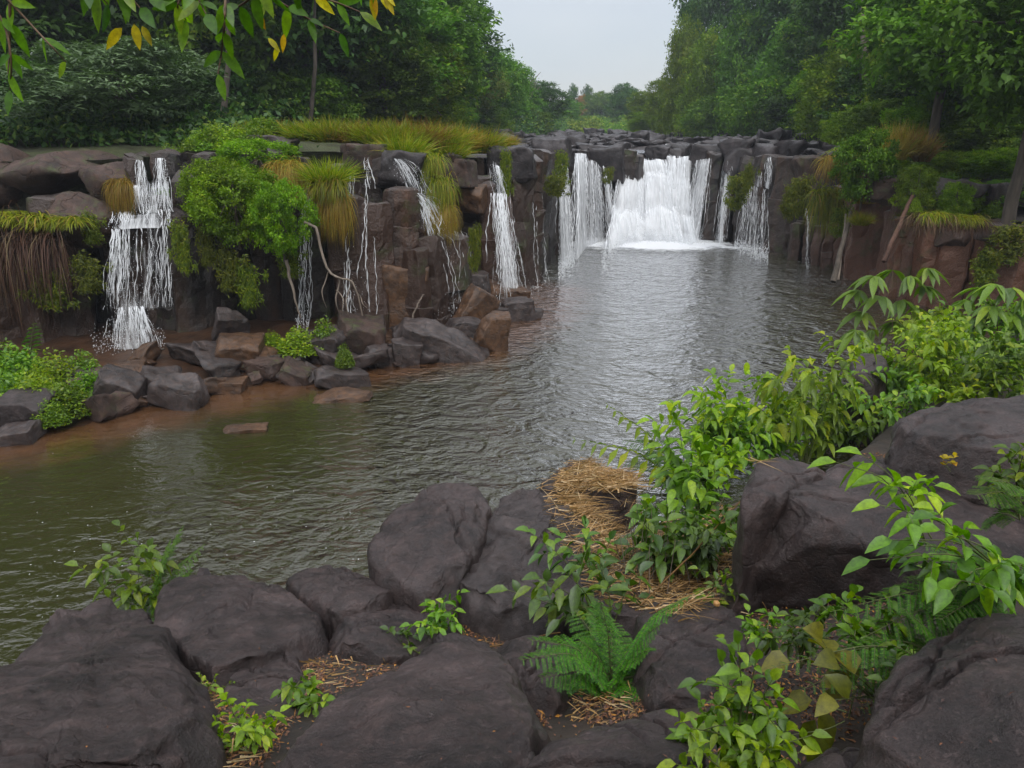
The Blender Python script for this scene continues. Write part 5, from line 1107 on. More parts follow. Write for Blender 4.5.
# herb patch at the left foot
def herb_mesh(seed, mat, n=2600):
    rs = np.random.default_rng(seed); r = np.sqrt(rs.random(n)) * .5; a = rs.uniform(0, 6.28, n); z = rs.random(n) ** .6 * (1 - (r / .55) ** 2) * 1.0 * rs.uniform(.5, 1.1, n)
    o = np.column_stack([np.cos(a) * r, np.sin(a) * r, np.maximum(0, z)]); return leaf_mesh('foliage', leaves(o, rdir(rs, n, .1), norm(rs.normal(0, .5, (n, 3)) + [0, -.3, 1]), rs.uniform(.05, .11, n), .045, rs, .3), M[mat])
HB = [herb_mesh(1, 'fresh'), herb_mesh(2, 'lime'), herb_mesh(3, 'fresh')]
for i, (px, py, w_, h_) in enumerate([(10, 406, 60, 40), (40, 410, 56, 44), (72, 412, 54, 36), (94, 398, 42, 34), (56, 392, 60, 44), (24, 388, 60, 46), (84, 382, 44, 34), (-14, 392, 60, 50), (4, 376, 60, 36), (52, 422, 40, 24)]):
    p = atz(px, py, .15); k = pxsize(px, p[1], 0); tag(link('herb_patch', HB[i % 3], None, p, i * 1.3, (w_ * k, w_ * k * .9, h_ * k)), 'small-leaved bright herbs forming the green patch at the foot of the left cliff', 'herbs', 'herbs of the green patch at the lower left shore')
for k in range(34):
    px = rg.uniform(165, 270); py = 208 - (px - 158) * 0.30 - rg.uniform(0, 44); Y = 22.0 + (206 - py) * .06; p = aty(px, py, Y); kk = pxsize(px, Y, p[2]); w_ = rg.uniform(22, 40)
    tag(link('slope_herb', HB[k % 3], None, p, k * 1.1, (w_ * kk, w_ * kk, rg.uniform(14, 26) * kk)), 'leafy green herb clump on the slope between the left waterfall and the crest grass', 'herbs', 'leafy clumps on the slope right of the left waterfall')
for i, (px, py, w_, h_, lb) in enumerate([(300, 352, 44, 26, 'bright herbs between the rubble rocks, left tuft'), (326, 350, 34, 34, 'bright herbs beside the dark boulder at the dead roots'), (345, 366, 20, 24, 'small herb tuft on the rubble right of the dark boulder'), (272, 350, 30, 20, 'dim herb tuft in the shade left of the rubble')]):
    p = atz(px, py, .4); k = pxsize(px, p[1], 0); tag(link('herb_tuft', HB[(i + 1) % 3], None, p, i * 1.3, (w_ * k, w_ * k * .9, h_ * k)), lb, 'herbs')

for k in range(44):
    px = rg.uniform(896, 1040); py = rg.uniform(150, 226); Y = 25.4 + (232 - py) * .10; p = aty(px, py, Y); p[2] = uz(p[0], Y) if abs(uz(p[0], Y) - p[2]) < .8 else p[2]; kk = pxsize(px, Y, p[2]); w_ = rg.uniform(14, 34)
    tag(link('slope_herb', HB[k % 3], None, p, k * 1.3, (w_ * kk, w_ * kk, rg.uniform(8, 18) * kk)), 'bright leafy herb clump on the earth slope above the red cliff', 'herbs', 'leafy clumps on the slope above the red cliff')
# poles, dead branches, sticks
def pole(name, pts, Y, r0, r1, mat, label, cat, jit=0.0, sides=7, seed=0, group=None):
    rs = np.random.default_rng(seed); Ys = np.linspace(Y[0], Y[1], len(pts)) if hasattr(Y, '__len__') else [Y] * len(pts)
    P = np.array([aty(x, y, yy) for (x, y), yy in zip(pts, Ys)]); n = max(8, len(pts) * 5); u = np.linspace(0, 1, n); s_ = np.linspace(0, 1, len(P)); P = np.stack([np.interp(u, s_, P[:, k]) for k in range(3)], 1)
    P += rs.normal(0, jit, P.shape); V, Fq = tube(P, np.linspace(r0, r1, n), sides); c = P[0].copy(); return tag(link(name, mesh_data(name, V - c, Fq, M[mat], True), None, c), label, cat, group)
pole('leaning_trunk', [(833, 282), (851, 212)], (26.5, 28), .11, .06, 'bark', 'dead grey trunk leaning from the pool against the right cliff, front one', 'log', .012)
pole('leaning_trunk', [(838, 280), (846, 214)], (27.2, 28.4), .05, .035, 'bark_pale', 'thinner grey pole behind the leaning dead trunk', 'log', .012)
pole('leaning_trunk', [(884, 262), (898, 228), (912, 196)], (25.0, 26.2), .085, .06, 'bark_red', 'reddish straight log leaning on the red cliff', 'log', .012)
pole('dead_branch', [(286, 260), (293, 290), (300, 318)], 20.3, .05, .02, 'bark_pale', 'pale dead branch slanting down under the large cliff shrub', 'branch', .01)
r_ = thing('dead_branch', 'crooked pale dead branch dangling beside the cascading tuft and thin trickle', 'branch', aty(312, 222, 19.9)); c0 = Vector(r_.location)
parts = []
for pts, a_, b_ in (([(304, 222), (316, 228), (320, 250), (328, 272), (340, 278), (352, 279), (358, 294), (362, 316)], .045, .018), ([(340, 278), (336, 296), (338, 312)], .025, .012), ([(352, 279), (346, 300), (350, 322)], .022, .01), ([(336, 290), (344, 300), (342, 318)], .02, .01), ([(358, 294), (366, 308)], .018, .008), ([(328, 272), (322, 290), (326, 308)], .02, .009)):
    P = np.array([aty(x, y, 19.9) for x, y in pts]); u = np.linspace(0, 1, 16); P = np.stack([np.interp(u, np.linspace(0, 1, len(P)), P[:, k]) for k in range(3)], 1); P[:, 1] += np.sin(u * 7) * .08; parts.append(tube(P - np.array(c0), np.linspace(a_, b_, 16), 6))
V, Fq = merge(parts); link('limb', mesh_data('limb', V, Fq, M['bark_pale'], True), r_)
pole('dead_branch', [(411, 322), (416, 308), (420, 300), (424, 294)], 20.2, .03, .012, 'bark_pale', 'thin dead stick standing over the long fallen column', 'branch', .01)
pole('stick', [(127, 361), (145, 355), (164, 349)], 19.0, .06, .03, 'bark', 'dark stick lying across the rocks under the left waterfall', 'stick', .01)
pole('stick', [(125, 398), (140, 404), (158, 409)], 17.0, .04, .02, 'bark', 'bent dark stick on the shore beside the pale cracked boulder', 'stick', .015)
r_ = thing('bare_tree', 'leafless twiggy tree poking above the left bank row under the sky', 'tree', aty(528, 132, 104)); c0 = np.array(r_.location); rs_ = np.random.default_rng(3); parts = []
base = aty(528, 132, 104); top = aty(528, 84, 104); parts.append(tube(np.array([base - c0, top - c0]), [.3, .15], 6))
for k in range(34):
    a = top - c0 + np.array([0, 0, -rs_.uniform(0, 2.2)]); d = norm(np.array([rs_.normal(0, .6), rs_.normal(0, .6), rs_.uniform(.5, 1)])); L_ = rs_.uniform(.9, 2.2); parts.append(tube(np.array([a, a + d * L_ * .5, a + d * L_ + [0, 0, .3]]), [.09, .06, .03], 4))
V, Fq = merge(parts); link('trunk', mesh_data('trunk', V, Fq, M['bark_pale'], True), r_)

# ------------------------------------------------------------------ foreground plants
def smooth_path(P, n):
    P = np.asarray(P, float); u = np.linspace(0, 1, n); s_ = np.linspace(0, 1, len(P)); Q = np.stack([np.interp(u, s_, P[:, k]) for k in range(3)], 1)
    for _ in range(2): Q[1:-1] = (Q[:-2] + 2 * Q[1:-1] + Q[2:]) / 4
    return Q
def leafy(label, base, tips, leaf_px, asp, nleaf, mat, Y=None, stem='stem', seed=0, twigs=3, tlen=.35, start=.25, droop=.35, spread=.12, name='seedling', cat='plant', group=None, seg=4, sr=.006, pair=True, arch=.12):
    """broad-leaved plant: stems from the base to the given tips (photo pixels), side twigs and leaves along them"""
    rs = np.random.default_rng(seed); b = on_bank(*base) if Y is None else aty(base[0], base[1], Y); Yb = b[1]; k = pxsize(base[0], Yb, b[2]); L_ = leaf_px * k * (.78 if name in ('bush', 'weed') else .92); nleaf = int(nleaf * 1.35 + .5) if name in ('bush', 'weed') else nleaf
    root = thing(name, label, cat, b, 0, None, group); st, o_, d_, n_, l_ = [], [], [], [], []
    def along(P, m, ls):
        tg = norm(np.gradient(P, axis=0))
        for q in range(m):
            t = start + (1 - start) * (q + .5) / m; f = t * (len(P) - 1); i = min(int(f), len(P) - 2); c = P[i] + (P[i + 1] - P[i]) * (f - i); a = q * 2.4 if not pair else q * 1.57
            side = norm(np.cross(tg[i], [math.cos(a), math.sin(a), .3]))
            for sg in ((1, -1) if pair else (1,)):
                dd = norm(side * sg + tg[i] * rs.uniform(.2, .7) + rs.normal(0, .18, 3)); o_.append(c); d_.append(dd); n_.append(norm(np.array([0, 0, 1.]) + rs.normal(0, .22, 3))); l_.append(ls * rs.uniform(.6, 1.2) * (1.1 - .5 * abs(t - .6)))
        o_.append(P[-1]); d_.append(norm(tg[-1] + [0, 0, -.2])); n_.append(np.array([0, -.3, 1.])); l_.append(ls)
    for (tx, ty) in tips:
        tY = Yb + rs.normal(0, spread); T = aty(tx, ty, tY); mid = (b + T) / 2 + np.array([rs.normal(0, .03), rs.normal(0, .03), np.linalg.norm(T - b) * arch]); P = smooth_path([b + rs.normal(0, .015, 3), mid, T], 12)
        st.append(tube(P - b, np.linspace(sr, sr * .35, 12), 5)); along(P, nleaf, L_)
        for _ in range(twigs):
            i = rs.integers(4, 10); dd = norm(np.array([rs.normal(0, .8), rs.normal(0, .8), rs.uniform(.1, .7)])); q = np.linalg.norm(T - b) * tlen * rs.uniform(.6, 1.1); P2 = smooth_path([P[i], P[i] + dd * q * .5 + [0, 0, q * .12], P[i] + dd * q], 6)
            st.append(tube(P2 - b, np.linspace(sr * .5, sr * .2, 6), 4)); along(P2, max(2, nleaf // 2), L_ * .85)
    V, Fq = merge(st); link('stem', mesh_data('stem', V, Fq, M[stem], True), root)
    link('leaves', leaf_mesh('leaves', leaves(np.array(o_) - b, np.array(d_), np.array(n_), np.array(l_), np.array(l_) * asp, rs, droop, seg), M[mat], True), root); return root
def frond_arrays(rs, P, nl, ll, lw, taper=True, down=.25):
    tg = norm(np.gradient(P, axis=0)); o_, d_, n_, l_ = [], [], [], []
    for q in range(nl):
        t = .12 + .88 * (q + .5) / nl; f = t * (len(P) - 1); i = min(int(f), len(P) - 2); c = P[i] + (P[i + 1] - P[i]) * (f - i); side = norm(np.cross(tg[i], [0, 0, 1.0])); pr = math.sin(math.pi * min(1, .18 + .8 * t)) ** .7 if taper else 1
        for sg in (1, -1): o_.append(c); d_.append(norm(side * sg + tg[i] * .45 + np.array([0, 0, -down]) + rs.normal(0, .05, 3))); n_.append(norm(np.cross(tg[i], side) * -1 * (1 if np.cross(tg[i], side)[2] < 0 else -1) + rs.normal(0, .1, 3))); l_.append(ll * pr * rs.uniform(.9, 1.1))
    return o_, d_, n_, l_
def fern(label, base, tips, leaflet_px, nl, mat='fern', Y=None, seed=0, arch=.28, asp=.16, spread=.2, name='fern', group=None, bip=False, droop=.2, seg=2, sr=.004):
    rs = np.random.default_rng(seed); b = on_bank(*base) if Y is None else aty(base[0], base[1], Y); Yb = b[1]; k = pxsize(base[0], Yb, b[2]); root = thing(name, label, 'plant' if name != 'fern' else 'fern', b, 0, None, group); st, A = [], [[], [], [], []]
    for (tx, ty) in tips:
        T = aty(tx, ty, Yb + rs.normal(0, spread)); q = np.linalg.norm(T - b); P = smooth_path([b, b + (T - b) * .45 + [0, 0, q * arch], T], 14); st.append(tube(P - b, np.linspace(sr, sr * .3, 14), 4))
        if not bip:
            for X, y_ in zip(A, frond_arrays(rs, P, nl, leaflet_px * k, 0)): X.extend(y_)
        else:       # pinnae that carry fine leaflets themselves
            o1, d1, n1, l1 = frond_arrays(rs, P, nl, leaflet_px * k, 0)
            for o, d, l in zip(o1, d1, l1):
                P2 = np.array([o, o + d * l * .5 + [0, 0, l * .04], o + d * l - [0, 0, l * .08]]); P2 = smooth_path(P2, 6); st.append(tube(P2 - b, [.0012] * 6, 3))
                for X, y_ in zip(A, frond_arrays(rs, P2, 17, l * .15, 0, False, .1)): X.extend(y_)
    V, Fq = merge(st); link('stem', mesh_data('stem', V, Fq, M['stem'], True), root); l_ = np.array(A[3])
    link('fronds', leaf_mesh('fronds', leaves(np.array(A[0]) - b, np.array(A[1]), np.array(A[2]), l_, l_ * (asp if not bip else .26), rs, droop, 1 if bip else seg), M[mat], True), root); return root
def palmate(label, base, heads, leaf_px, mat, Y=None, seed=0, nfinger=7, hub=None, sr=.012):
    rs = np.random.default_rng(seed); b = on_bank(*base) if Y is None else aty(base[0], base[1], Y); Yb = b[1]; k = pxsize(base[0], Yb, b[2]); root = thing('palmate_plant', label, 'plant', b); st, o_, d_, l_, n_ = [], [], [], [], []
    hubP = aty(hub[0], hub[1], Yb); P = smooth_path([b, (b + hubP) / 2 + [.05, 0, 0], hubP], 8); st.append(tube(P - b, np.linspace(sr, sr * .6, 8), 6))
    for (tx, ty) in heads:
        T = aty(tx, ty, Yb + rs.normal(0, .28)); S = P[rs.integers(4, 8)]; Q = smooth_path([S, (S + T) / 2 + [0, 0, .1], T], 8); st.append(tube(Q - b, np.linspace(sr * .35, sr * .22, 8), 4)); out_ = norm(T - S); out_[2] *= .3
        for q in range(nfinger):
            a = (q / (nfinger - 1) - .5) * 4.2; ax = norm(np.cross([0, 0, 1.], out_) + 1e-6); d = norm(out_ * math.cos(a) + ax * math.sin(a) + [0, 0, -.45]); o_.append(T); d_.append(d + rs.normal(0, .06, 3)); n_.append(norm(np.array([0, 0, 1.]) + out_ * .3)); l_.append(leaf_px * k * rs.uniform(.8, 1.1) * (1 - .25 * abs(a) / 2.1))
    V, Fq = merge(st); link('stem', mesh_data('stem', V, Fq, M['stem_brown'], True), root); l_ = np.array(l_)
    link('leaves', leaf_mesh('leaves', leaves(np.array(o_) - b, np.array(d_), np.array(n_), l_, l_ * .33, rs, .35, 4), M[mat], True), root); return root

leafy('leafy seedling with bright top leaves at the lower left water edge, leaning over the pool', (140, 622), [(78, 566), (110, 552), (138, 540), (150, 548), (128, 580), (164, 590)], 17, .5, 4, 'fresh', seed=1, sr=.006, twigs=3)
fern('feathery fern fronds beside the leafy seedling at the lower left water edge', (152, 618), [(182, 526), (204, 545), (190, 572), (120, 600), (170, 540)], 22, 13, seed=2, bip=True, arch=.15)
leafy('bright seedling cluster at the bottom left between two slabs', (246, 756), [(196, 722), (226, 700), (246, 706), (262, 730), (280, 712), (214, 744), (240, 728), (232, 752)], 15, .5, 4, 'lime', seed=3, twigs=3)
leafy('small dark-leaved seedling between the split-off block and the big smooth boulder', (306, 715), [(288, 684), (312, 690), (326, 700), (298, 700)], 15, .55, 3, 'fresh', seed=4)
leafy('tiny sprout left of the seedling cluster at the bottom left', (212, 700), [(204, 680), (216, 676), (208, 690)], 8, .5, 3, 'lime', seed=5, twigs=1, sr=.003)
leafy('glossy upright seedling on the litter above the big smooth boulder', (436, 652), [(430, 606), (444, 600), (452, 616), (424, 622), (440, 630)], 14, .5, 4, 'fresh', seed=6)
leafy('low seedling left of the glossy upright one', (408, 655), [(388, 630), (402, 632), (420, 640), (410, 648)], 12, .5, 4, 'deep', seed=7)
fern('big fern with fine drooping fronds in the centre foreground', (612, 690), [(520, 660), (545, 700), (560, 640), (590, 722), (618, 735), (655, 700), (650, 650), (610, 620), (575, 610), (660, 625), (540, 678), (640, 735), (600, 600), (690, 596), (530, 640), (575, 660), (600, 680), (636, 676), (560, 715), (640, 640), (580, 640), (620, 655)], 24, 15, seed=8, bip=True, arch=.22)
leafy('pale-veined broad leaves arching above the big fern', (610, 640), [(508, 590), (540, 578), (565, 572), (600, 566), (640, 572), (580, 600), (550, 600)], 24, .45, 4, 'bluish', seed=9, twigs=2)
leafy('light green stem of leaflets in front of the pitted boulder', (596, 600), [(530, 532), (560, 536), (585, 524), (610, 540)], 20, .42, 5, 'bluish', seed=10, twigs=1)
leafy('tall dark-leaved weed beside the straw pile', (688, 560), [(660, 440), (680, 432), (700, 450), (716, 470), (672, 470), (650, 500), (700, 520), (690, 490), (730, 530)], 22, .45, 6, 'fresh', seed=11, twigs=3, spread=.25)
leafy('leafy weed spreading in front of the overhanging boulder', (680, 590), [(640, 520), (665, 515), (700, 510), (725, 520), (650, 550), (710, 548), (630, 545)], 22, .48, 4, 'bluish', seed=12, twigs=2)
fern('arching frond of long leaflets reaching over the water', (690, 490), [(570, 438), (604, 402)], 30, 11, 'lime', seed=13, arch=.12, asp=.24, name='fern', spread=.1)
fern('feathery low fern behind the straw pile', (668, 478), [(622, 440), (640, 430), (655, 446), (625, 462)], 18, 10, seed=14, bip=True)
leafy('bright bush of arching leaflets left of the tall middle bush', (740, 470), [(650, 420), (672, 405), (700, 396), (720, 388), (746, 372), (690, 420), (720, 420), (740, 400)], 19, .42, 7, 'lime', seed=15, twigs=3, name='bush', spread=.4)
leafy('tall bush with drooping bright leaves in the middle right', (806, 468), [(790, 352), (812, 362), (830, 380), (770, 380), (800, 400), (840, 400), (760, 410), (820, 430), (852, 350), (782, 430)], 22, .40, 7, 'lime', seed=16, twigs=3, name='bush', spread=.4, droop=.6)
leafy('darker leafy bush behind the overhanging boulder', (760, 480), [(720, 430), (745, 420), (775, 440), (800, 440), (735, 450)], 18, .45, 6, 'fresh', seed=17, twigs=3, name='bush', spread=.3)
leafy('fresh green bush beside the water-edge rock on the right', (872, 440), [(850, 372), (868, 360), (884, 380), (900, 370), (860, 400), (890, 410), (845, 410)], 16, .5, 6, 'fresh', seed=18, twigs=4, name='bush', spread=.5)
leafy('dense lime bush in the middle of the right bank', (930, 405), [(900, 330), (925, 320), (945, 316), (965, 330), (910, 350), (940, 350), (970, 360), (890, 356), (955, 380), (915, 380)], 15, .5, 7, 'lime', seed=19, twigs=5, name='bush', spread=.7)
leafy('leafy green bush at the right edge of the bank', (1000, 410), [(985, 340), (1010, 330), (1030, 350), (975, 370), (1000, 370), (1024, 385)], 16, .5, 7, 'fresh', seed=20, twigs=4, name='bush', spread=.6)
leafy('low lime bush behind the smooth grey boulder', (960, 420), [(930, 390), (950, 384), (975, 392), (995, 388)], 14, .5, 6, 'lime', seed=21, twigs=4, name='bush', spread=.5)
leafy('lime bush at the back of the right bank near the palmate plants', (942, 372), [(912, 326), (930, 318), (950, 312), (966, 322), (940, 340)], 13, .5, 7, 'lime', seed=22, twigs=5, name='bush', spread=.7)
palmate('tall plant with drooping hand-shaped leaves against the water on the right', (890, 375), [(858, 290), (874, 276), (892, 270), (910, 276), (924, 286), (862, 312), (880, 296), (902, 300), (918, 308), (856, 330), (872, 330), (896, 322), (928, 268), (912, 330)], 25, 'fresh', seed=23, hub=(892, 290))
palmate('hand-leaved plant at the right edge below the red cliff', (996, 360), [(966, 300), (980, 288), (996, 284), (1012, 288), (1026, 298), (972, 318), (990, 306), (1008, 312), (1024, 322), (984, 326)], 25, 'fresh', seed=24, hub=(996, 300))
leafy('seedling with pale green leaves at the bottom right of centre', (742, 775), [(738, 644), (722, 662), (756, 660), (700, 700), (772, 680), (730, 700), (690, 728), (760, 716), (786, 730), (715, 735), (745, 740), (676, 744)], 24, .48, 5, 'fresh', Y=2.25, seed=25, twigs=2, spread=.08, sr=.005)
leafy('lime leaves spreading at the bottom edge under the pale seedling', (752, 800), [(700, 742), (730, 750), (770, 745), (800, 752), (676, 764), (812, 735)], 22, .5, 4, 'lime', Y=2.1, seed=26, twigs=2, spread=.06, sr=.004)
leafy('trailing vine with yellowing leaves right of the pale seedling', (876, 700), [(790, 662), (822, 640), (838, 664), (846, 680), (812, 700)], 32, .85, 1, 'olive', Y=2.7, seed=27, twigs=0, spread=.05, sr=.003, pair=False)
leafy('vine with one large olive leaf at the bottom', (850, 715), [(790, 735), (815, 720), (835, 700)], 34, .6, 1, 'olive', Y=2.45, seed=47, twigs=0, spread=.05, sr=.003, pair=False)
leafy('large-leaved branch hanging over the overhanging boulder from the right', (1010, 580), [(892, 540), (880, 505), (905, 545), (925, 560), (940, 530), (960, 560), (985, 590), (1010, 585), (870, 560), (950, 590)], 29, .5, 2, 'fresh', Y=2.75, seed=28, twigs=1, spread=.1, sr=.005, arch=.15)
leafy('slender sprig of bright leaves standing on the overhanging boulder', (925, 540), [(836, 462), (862, 455), (880, 480), (905, 490)], 30, .42, 2, 'lime', Y=3.3, seed=29, twigs=1, spread=.06, sr=.004, arch=.2)
fern('wide dark fern fronds under the large-leaved branch on the right', (1000, 600), [(790, 640), (830, 612), (860, 600), (850, 640), (905, 580), (900, 640), (940, 620), (960, 560), (920, 540), (985, 545), (880, 665), (1024, 560), (820, 660), (880, 610), (930, 600), (960, 600), (870, 655), (1000, 570)], 27, 16, 'fern', Y=2.95, seed=30, bip=True, arch=.12)
fern('dark fern drooping into the hollow between the corner boulder and the overhanging boulder', (940, 655), [(770, 668), (800, 690), (850, 640), (838, 700), (870, 690), (905, 610), (826, 655), (880, 640), (820, 690), (860, 710)], 24, 15, 'fern', Y=2.75, seed=48, bip=True, arch=.12, spread=.1)
fern('small fern in front of the smooth grey boulder at the right edge', (1020, 520), [(975, 495), (990, 480), (1010, 478), (985, 520)], 26, 12, 'fern', Y=3.4, seed=31, bip=True)
leafy('leafy seedling at the right edge beside the smooth grey boulder', (1020, 500), [(990, 470), (1006, 455), (1024, 452), (998, 490)], 18, .5, 4, 'fresh', Y=3.6, seed=32)
leafy('tiny ochre sprout on the smooth grey boulder', (948, 470), [(944, 458), (954, 456), (950, 462)], 7, .8, 2, 'yellow', Y=4.75, seed=33, twigs=0, sr=.002)
leafy('tiny sprout in the crack at the bottom left', (64, 735), [(60, 722), (70, 720)], 8, .5, 2, 'lime', seed=34, twigs=0, sr=.002)
fern('pinnate fern standing upright left of the left waterfall', (30, 362), [(34, 322), (20, 350)], 12, 9, 'bluish', Y=18.6, seed=35, arch=.05, asp=.3, sr=.02)
for i, (bx_, by_, w_, hh, mt, lf, Yd, lb) in enumerate([(800, 650, 34, 46, 'deep', 17, 3.1, 'dark seedling in the hollow in front of the black boulder face'), (762, 640, 26, 34, 'fresh', 14, 3.4, 'small seedling at the left of the hollow under the black boulder'), (860, 640, 40, 50, 'fresh', 20, 2.9, 'broad-leaved plant in the hollow left of the fern'),
                                        (716, 610, 24, 36, 'fresh', 13, None, 'seedling at the corner of the overhanging boulder'), (905, 690, 36, 40, 'deep', 18, 2.5, 'dark leafy plant at the edge of the corner boulder'), (960, 610, 60, 50, 'deep', 22, 3.0, 'dark leafy plant behind the corner boulder')]):
    rr = random.Random(500 + i); leafy(lb, (bx_, by_ + 14), [(bx_ + rr.uniform(-w_, w_), by_ - rr.uniform(4, hh)) for _ in range(6)], lf, .5, 3, mt, Y=Yd, seed=200 + i, twigs=2, spread=.1)
# more low weeds closing the right bank
for i, (bx_, by_, lb) in enumerate([(708, 470, 'weed'), (734, 452, 'weed'), (770, 440, 'weed'), (836, 430, 'weed'), (850, 452, 'weed'), (900, 428, 'weed'), (880, 400, 'weed'), (912, 396, 'weed'), (990, 392, 'weed'), (1016, 376, 'weed'), (962, 352, 'weed'), (930, 350, 'weed'), (1030, 350, 'weed'),
                                (690, 500, 'weed'), (722, 500, 'weed'), (738, 540, 'weed'), (712, 575, 'weed'), (650, 585, 'weed'), (820, 445, 'weed'), (870, 385, 'weed'), (950, 396, 'weed'), (1010, 340, 'weed')]):
    rr = random.Random(i); k = 1.0 if by_ < 440 else 1.2
    leafy('low green weed filling the ground between the bushes of the right bank', (bx_, by_), [(bx_ + rr.uniform(-34, 34) * k, by_ - rr.uniform(14, 48) * k) for _ in range(6)], 14 * k, .48, 5, rr.choice(['lime', 'fresh', 'deep', 'fresh']), seed=60 + i, twigs=3, spread=.35, name='weed', group='low weeds on the right bank')

# ------------------------------------------------------------------ straw and leaf litter (uncountable)
def scatter_on(name, label, polys, n, kind, mat, seed, size, heap=False):
    rs = np.random.default_rng(seed); dg = bpy.context.evaluated_depsgraph_get(); o_ = []
    for (pts, nn_) in polys:
        P = np.array(pts, float); lo, hi = P.min(0), P.max(0); got = 0
        while got < nn_:
            x, y = rs.uniform(lo[0], hi[0]), rs.uniform(lo[1], hi[1]); c = False; j = len(P) - 1
            for i in range(len(P)):
                if (P[i][1] > y) != (P[j][1] > y) and x < (P[j][0] - P[i][0]) * (y - P[i][1]) / (P[j][1] - P[i][1]) + P[i][0]: c = not c
                j = i
            if not c: continue
            got += 1; d = ray(x, y); hit, loc, *_r = sc.ray_cast(dg, Vector((0, 0, H)), Vector(d))
            if hit and _r[0].z > .3 and (_r[2].name.startswith('bank') or (heap and _r[2].name.startswith('boulder'))): o_.append(np.array(loc) - d * rs.uniform(0, .02) + [0, 0, .008 + .03 * rs.random() * (kind == 'straw')])
    o_ = np.array(o_); n = len(o_)
    if kind == 'straw':
        a = rs.normal(.35, .75, n); d = norm(np.column_stack([np.cos(a), np.sin(a) * .8, rs.normal(.05, .16, n)])); b = blades(o_ - d * .1, d, rs.uniform(size * .5, size * 1.5, n), rs.uniform(.004, .013, n), rs, rs.uniform(-.1, .4, n), 3)
    else: b = leaves(o_, norm(np.column_stack([rs.normal(0, 1, (n, 2)), rs.normal(0, .3, n)])), norm(np.column_stack([rs.normal(0, .4, (n, 2)), np.ones(n)])), size * rs.lognormal(-.3, .45, n), size * .4 * rs.uniform(.4, 1.5, n), rs, rs.uniform(-.3, .5, n), 2)
    o = link(name, leaf_mesh(name, b, M[mat])); o['kind'] = 'stuff'; o['label'] = label
for o in [x for x in COL.objects if x.name.split('.')[0] in ('leaves', 'fronds', 'stem', 'crown')]: o.hide_viewport = True
bpy.context.view_layer.update()
GAPS = [[(276, 592), (316, 600), (326, 640), (322, 690), (300, 660), (318, 640)], [(300, 650), (360, 652), (410, 640), (400, 672), (340, 694), (300, 700)], [(440, 628), (520, 616), (560, 620), (520, 650), (490, 650)], [(185, 655), (225, 680), (215, 700), (178, 650)],
        [(500, 660), (560, 700), (540, 740), (500, 760), (530, 700)], [(205, 690), (260, 720), (300, 716), (262, 768), (210, 768)], [(640, 600), (720, 560), (770, 600), (780, 640), (700, 640)], [(560, 690), (680, 700), (600, 740)], [(700, 690), (860, 640), (900, 700), (820, 768), (700, 768)],
        [(905, 470), (985, 482), (960, 496), (900, 486)], [(840, 455), (900, 452), (905, 470), (850, 468)], [(140, 600), (165, 625), (150, 640)], [(20, 706), (60, 722), (50, 735)], [(452, 560), (470, 545), (470, 600), (455, 610)]]
scatter_on('straw', 'golden dry straw heaped between the pitted boulder and the weeds', [([(556, 480), (590, 458), (650, 458), (668, 490), (640, 540), (620, 560), (590, 520), (562, 500)], 3600), ([(630, 500), (700, 490), (730, 520), (700, 600), (640, 590)], 900), ([(700, 440), (850, 440), (740, 470), (690, 480)], 500), ([(535, 470), (600, 452), (720, 470), (740, 560), (690, 620), (600, 600), (560, 540)], 2200)], 0, 'straw', 'straw', 1, .30, True)
scatter_on('straw', 'scattered straw bits lying in the gaps between the foreground boulders', [(g, 130) for g in GAPS[:8]] + [([(278, 575), (320, 585), (325, 640), (300, 650)], 120)], 0, 'straw', 'straw', 2, .09)
scatter_on('leaf_litter', 'brown dead leaves filling the gaps between the foreground boulders', [(g, 700) for g in GAPS] + [([(700, 560), (900, 600), (900, 720), (700, 720)], 2200), ([(200, 560), (640, 560), (640, 768), (200, 768)], 1800)] + [([(600, 470), (740, 440), (720, 560), (740, 620), (600, 620)], 2600)], 0, 'leaf', 'litter', 3, .034)
scatter_on('leaf_litter', 'odd dead leaves and petals lying on the boulder tops', [([(0, 600), (1024, 450), (1024, 768), (0, 768)], 160)], 0, 'leaf', 'litter', 4, .018, True)
for o in COL.objects: o.hide_viewport = False

# dry upright stalks in front of the straw
rs_ = np.random.default_rng(5); b = on_bank(660, 590); V, Fq = merge([tube(np.array([[x, y, 0], [x + dx * .5, y, h * .5], [x + dx, y, h]]), [.005, .004, .002], 4) for x, y, dx, h in zip(rs_.normal(0, .22, 40), rs_.normal(0, .22, 40), rs_.normal(0, .12, 40), rs_.uniform(.3, .9, 40))])
tag(link('dry_stalks', mesh_data('dry_stalks', V, Fq, M['bark_pale'], True), None, b), 'bunch of dry upright stalks above the big fern beside the straw', 'stalks')
pole('cane', [(402, 666), (440, 656), (500, 645), (560, 632)], 4.9, .009, .006, 'straw', 'long pale dry cane lying across the litter above the big smooth boulder', 'cane', .003, 5)
pole('cane', [(640, 606), (690, 556), (745, 496)], (4.9, 6.0), .008, .006, 'straw', 'pale dry cane slanting up through the weeds to the overhanging boulder', 'cane', .004, 5)

